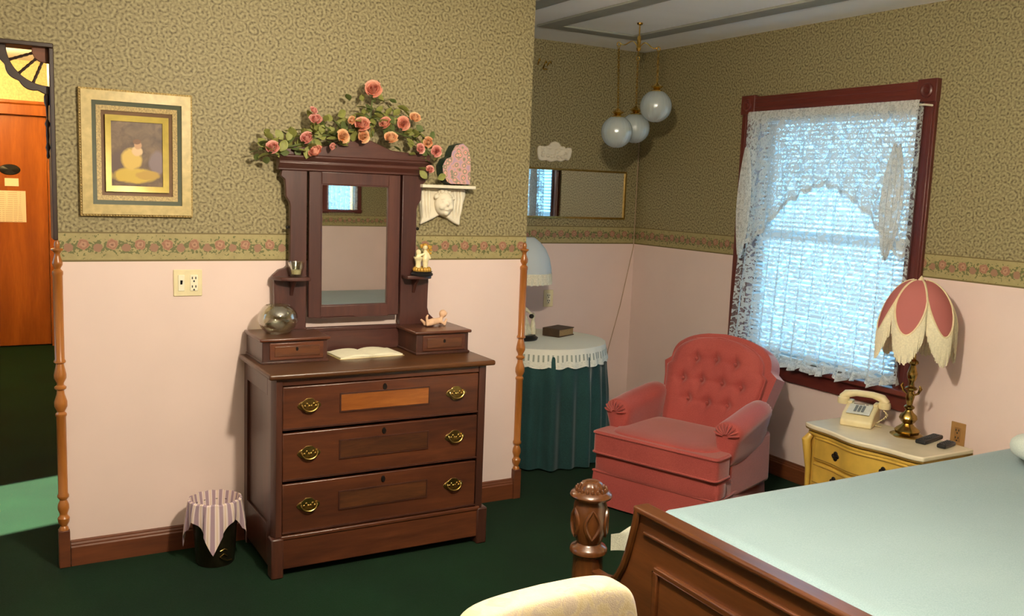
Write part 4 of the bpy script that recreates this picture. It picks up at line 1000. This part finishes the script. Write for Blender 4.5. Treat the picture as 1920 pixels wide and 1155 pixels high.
for s_ in (-1, 1):
    arm = MB()
    pr = []
    # loft of a rolled-arm section from back to front
    secs = [(.22, .60, .058), (.08, .585, .062), (-.06, .565, .066), (-.16, .548, .068), (-.215, .540, .066), (-.232, .538, .05)]
    n = 20
    for (y, zt, r) in secs:
        cx = s_*(.305+.012*(1 if y < 0 else 0))
        for j in range(n):
            q = 2*PI*j/n; rx = r*1.12; x = cx + rx*math.cos(q); z = zt - r + r*math.sin(q)
            if math.sin(q) < 0: x = cx - s_*.008 + rx*.80*math.cos(q); z = zt - r + (zt-r-.30)*math.sin(q)
            pr.append((x, y, z))
    fs = [(i*n+j, i*n+(j+1) % n, (i+1)*n+(j+1) % n, (i+1)*n+j) for i in range(len(secs)-1) for j in range(n)] + [tuple(range(n)), tuple(range((len(secs)-1)*n, len(secs)*n))]
    arm.add(pr, fs)
    ao = part('arm', arm, M_rose, ac, smooth=60); subsurf(ao, 1)
    pl = MB()
    for k in range(9):
        q = PI*(.05+.9*k/8); pl.tube([(s_*.317+.015*math.cos(q), -.240, .472+.012*math.sin(q)), (s_*.317+.045*math.cos(q), -.241, .474+.04*math.sin(q)), (s_*.317+.066*math.cos(q), -.226, .474+.06*math.sin(q))], [.003, .006, .005], 6)
    part('arm_pleats', pl, M_rose, ao)
    part('side_panel', MB().prism([(-.20, .15), (-.20, .42), (.24, .42), (.26, .15)], min(s_*.27, s_*.335), max(s_*.27, s_*.335), 'yz'), M_rose, ac, .02, seg=3)

# ================================================================== NIGHTSTAND
NSX, NSY, NZ = 3.69, 2.80, .51
ns = thing('nightstand', 'yellow antiqued nightstand with serpentine front and cream top', 'nightstand', loc=(NSX, NSY, 0))
M_nst = plain('cream_nightstand_top', (232, 220, 192), .25, var=.04, scale=12, Coat__Weight=.4)
M_nsy = plain('antiqued_yellow', (206, 168, 74), .4, var=.18, scale=9)
M_nsg = plain('gilt_edge', (150, 118, 52), .4, .2, .2)
def serp(off=0):
    pts = []
    for i in range(33):
        s_ = i/32; y = .335-.67*s_
        x = -.175 - .040*math.sin(PI*s_) - .010*math.cos(4*PI*s_) + .02*(abs(2*s_-1)**8)
        pts.append((x+off, y*(1-off*1.2)))
    return pts + [(.185, -.335*(1-off*1.2)), (.185, .335*(1-off*1.2))]
part('top_board', MB().prism(serp(0), NZ-.022, NZ, 'xy'), M_nst, ns, .006, seg=3)
part('edge_band', MB().prism(serp(.004), NZ-.028, NZ-.020, 'xy'), M_nsg, ns)
part('body', MB().prism(serp(.03), .10, NZ-.028, 'xy'), M_nsy, ns, .004)
def front_strip(z0, z1, y0, y1, o0, o1):
    P = [p for p in serp(.03)[:33] if y1 <= p[1] <= y0]
    poly = [(p[0]-o0, p[1]) for p in P] + [(p[0]+o1, p[1]) for p in P[::-1]]
    return MB().prism(poly, z0, z1, 'xy')
for z0, z1 in ((.335, .455), (.215, .325), (.115, .205)):
    dw = part('drawer', front_strip(z0, z1, .275, -.275, .012, .01), M_nsy, ns, .005)
    part('drawer_line', front_strip(z0+.010, z0+.014, .265, -.265, .014, .0), M_nsg, dw); part('drawer_line', front_strip(z1-.014, z1-.010, .265, -.265, .014, .0), M_nsg, dw)
    for y in (.115, -.15):
        zc = (z0+z1)/2; xx = min(p[0] for p in serp(.03)[:33] if abs(p[1]-y) < .03) - .014
        h = part('pull', MB().sell((xx, y, zc+.012), (.006, .012, .012)).sell((xx, y, zc-.012), (.006, .012, .012)).sell((xx, y+.011, zc), (.006, .011, .011)).sell((xx, y-.011, zc), (.006, .011, .011)), M_darkmetal, dw)
        part('knob', MB().sell((xx-.010, y, zc), (.010, .008, .008)), M_darkmetal, h)
part('moulding', MB().prism(serp(.018), .455, .470, 'xy'), M_nsy, ns, .004)
for s_ in (-1, 1):
    x0 = -.165
    part('corner_scroll', MB().tube([(x0, s_*.295, .455), (x0-.018, s_*.305, .43), (x0-.010, s_*.30, .37), (x0-.002, s_*.295, .28), (x0, s_*.293, .12)], [.016, .022, .020, .013, .012], 10), M_nsy, ns)
    part('front_leg', MB().tube([(x0+.02, s_*.28, .12), (x0-.005, s_*.295, .08), (x0+.005, s_*.285, .03), (x0-.008, s_*.30, .004)], [.03, .026, .015, .018], 10), M_nsy, ns)
    part('rear_leg', MB().tube([(.15, s_*.28, .12), (.155, s_*.285, .004)], [.022, .016], 10), M_nsy, ns)
# fringe lamp
LPX, LPY = 3.785, 2.75
fl = thing('fringe_lamp', 'brass table lamp with pink petal shade and long cream fringe', 'lamp', loc=(LPX, LPY, NZ))
M_lampbrass = plain('shiny_brass', (150, 124, 66), .2, 1, .25, 50)
part('base', MB().lathe([(0, 0), (.072, 0), (.074, .006), (.062, .014), (.05, .018), (.056, .026), (.048, .036), (.030, .05), (.022, .06), (.030, .068), (.040, .085), (.036, .10), (.020, .115), (.015, .125), (.024, .135), (.024, .142), (.013, .15), (.016, .17), (.020, .19), (.014, .215), (.028, .225), (.028, .232), (.015, .24), (.012, .26), (.020, .275), (.024, .30), (.016, .325), (.012, .34), (.024, .35), (.022, .36), (.010, .37), (.008, .43), (0, .43)], 28, flute=lambda q, z: .05*math.cos(q*6) if z < .12 else 0), M_lampbrass, fl)
for s_ in (-1, 1): part('leaf_arm', MB().tube([(.0, s_*.020, .20), (.0, s_*.04, .212), (.0, s_*.052, .235), (.0, s_*.045, .248)], [.004, .006, .008, .004], 8), M_lampbrass, fl)
ZS, HS = .745, .30   # shade top above stand, dome drop
NP = 6
def shade_r(s_): return .012 + .160*math.sin(min(1, s_)*PI/2)**.62
def petal_bot(f):  # f 0..1 across petal, lower border of the pink panel
    return .42 + .50*math.sin(PI*f)**.75
M_pinkshade = mat_translucent('pink_silk_shade', (200, 124, 120), .25)
M_creamtrim = plain('cream_trim', (226, 208, 168), .7); M_fringe = plain('cream_fringe', (236, 226, 196), .8, var=.1, scale=120)
PH = math.radians(51)
def spos(q, s_): 
    r = shade_r(s_); return (r*math.cos(q), r*math.sin(q), ZS - .275*(s_**1.35))
for k in range(NP):
    q0 = PH + k*2*PI/NP
    def P(u, v): return spos(q0 + u*2*PI/NP, .02 + (petal_bot(u)-.02)*v)
    pt = part('petal', MB().grid(P, 16, 14), M_pinkshade, fl)
    rim = [spos(q0 + u/20*2*PI/NP, petal_bot(u/20)) for u in range(21)]
    part('piping', MB().tube([(x*1.01, y*1.01, z) for x, y, z in rim], .005, 6), M_creamtrim, pt)
    part('rib', MB().tube([tuple(c*1.005 for c in spos(q0, .02+.4*i/8)[:2]) + (spos(q0, .02+.4*i/8)[2],) for i in range(9)], .005, 6), M_creamtrim, pt)
    fm = MB(); rf = random.Random(k)
    for i in range(64):
        u = (i+.5)/64; p = spos(q0 + u*2*PI/NP, petal_bot(u)); L = .135 + rf.uniform(-.006, .004)
        x, y, z = p; jx, jy = rf.uniform(-.003, .003), rf.uniform(-.003, .003)
        fm.tube([(x*1.012, y*1.012, z), (x*1.02+jx*.4, y*1.02+jy*.4, z-L*.4), (x*1.015+jx, y*1.015+jy, z-L)], [.0038, .0034, .0022], 5)
    part('fringe', fm, M_fringe, pt, kind='stuff')
part('finial', MB().lathe([(0, ZS+.02), (.007, ZS+.012), (.010, ZS+.004), (.014, ZS-.004)], 12), M_creamtrim, fl)
part('harp', MB().tube([(0, 0, .42), (0, .04, .50), (0, .05, .60), (0, .02, .74), (0, 0, ZS-.004)], .003, 6).tube([(0, 0, .42), (0, -.04, .50), (0, -.05, .60), (0, -.02, .74)], .003, 6), M_lampbrass, fl)
# telephone
ph = thing('telephone', 'cream push-button desk telephone on the nightstand', 'telephone', loc=(3.765, 3.005, NZ), rz=math.radians(-62))
M_phone = plain('ivory_phone', (230, 214, 168), .35, var=.04)
sd = [(-.105, 0), (-.105, .03), (-.06, .062), (.03, .088), (.07, .088), (.10, .06), (.105, 0)]
part('body', MB().prism(sd, -.075, .075, 'yz'), M_phone, ph, .008, seg=3)
ang = math.atan2(.026, .09); Mf = T(0, -.03, .0735) @ Rx(ang)
part('face_plate', MB().box(-.055, .055, -.048, .052, 0, .003).xf(Mf), plain('pale_face', (214, 212, 200), .4), ph, .001)
for r in range(4):
    for c in range(3): part('key', MB().box(-.024+c*.017, -.024+c*.017+.013, .024-r*.017, .024-r*.017+.012, .003, .008).xf(Mf), plain('grey_key', (120, 124, 126), .5) if r+c == 0 else bpy.data.materials['grey_key'], ph, .001)
part('number_strip', MB().box(-.04, .012, .006, .018, 0, .0015).box(.018, .03, .006, .018, 0, .0015).xf(T(0, .012, .0865) @ Rx(ang*.9)), plain('brown_print', (104, 60, 40), .5), ph)
hs = part('handset', MB().tube([(-.105, .06, .105), (-.085, .062, .128), (-.04, .064, .138), (.04, .064, .138), (.085, .062, .128), (.105, .06, .105)], [.021, .021, .017, .017, .021, .021], 12), M_phone, ph)
part('earpiece', MB().lathe([(0, .078), (.028, .078), (.031, .09), (.028, .108), (.014, .118), (0, .118)], 20, c=(-.098, .06, 0)), M_phone, hs)
part('mouthpiece', MB().lathe([(0, .078), (.028, .078), (.031, .09), (.028, .108), (.014, .118), (0, .118)], 20, c=(.098, .06, 0)), M_phone, hs)
part('cradle', MB().box(-.072, -.05, .03, .092, .085, .1).box(.05, .072, .03, .092, .085, .1), M_phone, ph, .004)
cord = [(.098+.004*math.cos(i*1.3)+.02*math.sin(i/9), .04-.0012*i+.004*math.sin(i*1.3), max(.075-.0016*i, .006)) for i in range(60)]
part('coil_cord', MB().tube(cord, .0028, 5), M_phone, ph)
# remotes
def remote(label, loc, rz, L, W):
    t = thing('remote_control', label, 'remote', loc=loc, rz=rz)
    part('body', MB().box(-L/2, L/2, -W/2, W/2, .002, .022), M_black, t, .007, seg=3)
    kb = MB()
    for i in range(int(L/.018)-1):
        for y in (-.012, 0, .012): kb.box(-L/2+.02+i*.018-.004, -L/2+.02+i*.018+.004, y-.003, y+.003, .021, .0245)
    part('keys', kb, plain('rubber_keys', (58, 58, 62), .6) if 'rubber_keys' not in bpy.data.materials else bpy.data.materials['rubber_keys'], t)
remote('long black remote control beside the fringe lamp', (3.80, 2.64, NZ-.002), math.radians(12), .19, .05)
remote('short black remote control near the edge of the nightstand', (3.79, 2.545, NZ-.002), math.radians(12), .115, .042)

# ================================================================== BED
BXF, BZM = 1.865, .565
bed = thing('bed', 'carved wooden bed with panelled footboard and turned posts', 'bed', loc=(BXF, 1.55, 0))
bY = lambda Y: Y-1.55
def post_profile():
    return [(.0, .580), (.022, .579), (.036, .572), (.042, .56), (.046, .548), (.060, .543), (.073, .535), (.076, .527), (.072, .519), (.058, .513), (.056, .505), (.060, .49), (.061, .46), (.063, .43), (.060, .395), (.050, .365), (.045, .352), (.049, .345), (.062, .338), (.068, .328), (.068, .318), (.058, .308), (.054, .30), (.056, .25), (.058, .16), (.058, .04), (.04, .03), (.045, 0), (0, 0)]
for Y in (2.605, .495):
    po = part('post', MB().lathe(post_profile()[::-1], 40, flute=lambda q, z: (.05*math.cos(q*12) if .545 < z < .575 else 0)), M_bedz, bed, loc=(0, bY(Y), 0))
    cv = MB()
    for k in range(5):
        q = k*2*PI/5+.5
        for s_ in (-1, 1):
            pts = [((.058+.006*math.sin(PI*i/8))*math.cos(q+s_*.42*math.sin(PI*i/8)), (.058+.006*math.sin(PI*i/8))*math.sin(q+s_*.42*math.sin(PI*i/8)), .375+.11*i/8) for i in range(9)]
            cv.tube(pts, [.003]+[.007]*7+[.003], 6)
    part('leaf_carving', cv, M_bedz, po)
    gd = MB()
    for k in range(18): q = k*2*PI/18; gd.sell((.054*math.cos(q), .054*math.sin(q), .547), (.006, .006, .012), (1, 1), 8, 6)
    part('gadroon', gd, M_bedz, po)
# footboard outline in y (local) and z
hw = bY(2.325); sc_in = [(2.325, .575), (2.332, .53), (2.345, .48), (2.362, .42), (2.385, .36), (2.415, .31), (2.45, .28), (2.50, .268), (2.56, .266)]
R_ = [(bY(a), b) for a, b in sc_in]; Lh = [(bY(1.55*2 - a), b) for a, b in sc_in]
outl = R_ + [(bY(2.56), .14), (bY(.54), .14)] + Lh[::-1]
part('footboard', MB().prism(outl, -.018, .018, 'yz'), M_bed, bed, .005)
part('cap_rail', MB().box(-.034, .03, bY(.78), bY(2.322), .562, .585), M_bed, bed, .008, seg=3)
part('scoop_moulding', MB().tube([(-.024, a, b) for a, b in [(p[0]-.02, p[1]-.004) for p in R_[:7]]], .013, 8), M_bedz, bed)
part('scoop_moulding', MB().tube([(-.024, -a, b) for a, b in [(p[0]-.02, p[1]-.004) for p in R_[:7]]], .013, 8), M_bedz, bed)
part('upper_moulding', MB().box(-.028, -.016, bY(.83), bY(2.27), .500, .512), M_bed, bed, .004)
for y0, y1 in ((.86, 1.50), (1.60, 2.20)):
    pn = part('panel', MB().box(-.024, -.014, bY(y0)+.02, bY(y1)-.02, .20, .40), M_bed, bed, .008)
    fm = MB()
    for b in ((y0, y1, .40, .418), (y0, y1, .182, .20), (y0, y0+.02, .20, .40), (y1-.02, y1, .20, .40)): fm.box(-.034, -.016, bY(b[0]), bY(b[1]), b[2], b[3])
    part('panel_moulding', fm, M_bed, pn, .004)
for Y in (2.40, .70): part('side_rail', MB().box(.0, 2.1, bY(Y)-.016, bY(Y)+.016, .16, .27), M_bed, bed, .004)
for Y in (2.40, .70): part('head_post', MB().box(2.05, 2.11, bY(Y)-.03, bY(Y)+.03, 0, .5), M_bed, bed, .006)
o = part('mattress', MB().box(1.93-BXF, 3.96-BXF, bY(.72), bY(2.37), .19, .44), plain('mattress_ticking', (222, 222, 212), .8), bed, .04, seg=3)
o2 = part('slats', MB().box(BXF+.03-BXF, 2.08, bY(.72), bY(2.38), .165, .19), M_bed, bed)
def flare(X): return .135*max(0, 1-(X-1.925)/.34)**1.5
def bedspread(u, v):
    X = 1.925 + (3.975-1.925)*u; f = flare(X); Y = (.68-f) + (2.42+f-.68+f)*v
    d_ = max(0, Y-2.36, .74-Y); e = max(0, min(u/.03, v/.06, (1-v)/.06, 1))
    return (X, Y, .455 + .045*math.sin(e*PI/2) - .35*d_)
mbs = MB().grid(bedspread, 60, 50)
def drop(u, v):
    s_ = u*3
    if s_ < 1: p = bedspread(1-s_, 0)
    elif s_ < 2: p = bedspread(0, s_-1)
    else: p = bedspread(s_-2, 1)
    out = .005*math.sin(u*260)*v
    return (p[0] + (out if 1 <= s_ < 2 else 0), p[1] + (0 if 1 <= s_ < 2 else out), p[2] - .06*v)
mbs.grid(drop, 300, 3)
M_spread = plain('cream_woven_spread', (222, 224, 204), .85, var=.12, scale=160, bump=.6)
o = part('bedspread', mbs, M_spread, None); tag(o, 'pale cream woven bedspread over the mattress, showing at the bed corner', 'bedspread')
def blanket(u, v):
    X = 1.915 + (3.97-1.915)*u; Y = .80 + (2.315-.80)*v
    ex = min(u/.02, (1-u)/.02, 1); ey = min(v/.02, (1-v)/.02, 1); e = max(0, min(1, ex, ey))
    z = .503 + .062*math.sin(e*PI/2) + .002*math.sin(X*9+Y*5)*e + .0015*math.sin(Y*23)*e
    return (X, Y, z)
mbk = MB().grid(blanket, 90, 70)
mbk.box(1.93, 3.955, .815, 2.30, .501, .504)
o = part('blanket', mbk, fabric('aqua_blanket', (136, 160, 168), (154, 176, 182), 260, .9, .3, .2, 2), None, smooth=60); tag(o, 'smooth pale aqua blanket spread over the bed', 'blanket')
for Y, nm in ((1.86, 'pale pillow at the head of the bed beside the nightstand'), (1.18, 'pale pillow at the head of the bed away from the nightstand')):
    o = part('pillow', MB().sell((0, 0, 0), (.20, .30, .075), (.75, .35), 40, 16), fabric('pillow_cotton', (196, 206, 200), (214, 222, 214)) if 'pillow_cotton' not in bpy.data.materials else bpy.data.materials['pillow_cotton'], None, loc=(3.765, Y, .572+.075)); tag(o, nm, 'pillow')

# ================================================================== CREAM CHAIR
def mat_brocade():
    t = NT('cream_brocade'); vec = t.obj(); a = t.noise(vec, 16, 3, .5, 1.5); w_ = t.noise(vec, 300, 2); t.bump(w_, .3, .003)
    return t.fin(t.ramp(a, [(.35, lin((204, 184, 142))), (.5, lin((212, 196, 164))), (.56, lin((196, 178, 160))), (.7, lin((210, 192, 156)))]), .75, 0, Sheen__Weight=.3)
M_broc = mat_brocade()
cc = thing('side_chair', 'cream brocade upholstered side chair at the foot of the bed', 'chair', loc=(1.085, 1.46, -.0), rz=math.radians(1.5))
bk = MB().sell((0, .19, .535), (.255, .045, .165), (.26, .30), 48, 24)
for i, (x, y, z) in enumerate(bk.v):
    z2 = z + .012*(1-(x/.235)**2)*max(0, (z-.5)/.2); lean = .12*(z-.40)
    bk.v[i] = (x*(1-.14*max(0, (z-.45)/.28)), y + lean - .03, z2)
part('backrest', bk, M_broc, cc, smooth=60)
part('seat', MB().sell((0, -.02, .415), (.245, .23, .06), (.35, .3), 40, 14), M_broc, cc, smooth=60)
part('seat_rail', MB().box(-.225, .225, -.23, .19, .325, .375), M_bedz, cc, .01)
for sx in (-1, 1):
    part('front_leg', MB().tube([(sx*.20, -.20, .33), (sx*.205, -.215, .2), (sx*.20, -.20, .06), (sx*.205, -.215, .004)], [.028, .024, .014, .018], 10), M_bedz, cc)
    part('rear_leg', MB().tube([(sx*.19, .165, .42), (sx*.19, .17, .2), (sx*.195, .21, .004)], [.02, .02, .015], 10), M_bedz, cc)

# ================================================================== SECOND BED (seen in the dresser mirror)
b2 = thing('bed', 'second bed standing against the wall behind, seen in the dresser mirror', 'bed', loc=(2.95, -.98, 0))
part('frame', MB().box(-1.0, 1.0, -.72, .72, .14, .24), M_bed, b2, .01)
for sx in (-1, 1):
    for sy in (-1, 1): part('leg', MB().lathe([(0, 0), (.03, 0), (.035, .05), (.03, .14), (0, .14)], 16, c=(sx*.94, sy*.66, 0)), M_bed, b2)
part('mattress', MB().box(-.99, .99, -.71, .71, .24, .50), bpy.data.materials['mattress_ticking'], b2, .04, seg=3)
def bl2(u, v):
    e = max(0, min(u/.03, (1-u)/.03, v/.03, (1-v)/.03, 1)); return (-1.01+2.02*u, -.74+1.48*v, .30 + .255*math.sin(e*PI/2)**.4)
o = part('blanket', MB().grid(bl2, 60, 50), bpy.data.materials['aqua_blanket'], None, smooth=60, loc=(2.95, -.98, 0)); tag(o, 'pale aqua blanket on the second bed against the wall behind', 'blanket')
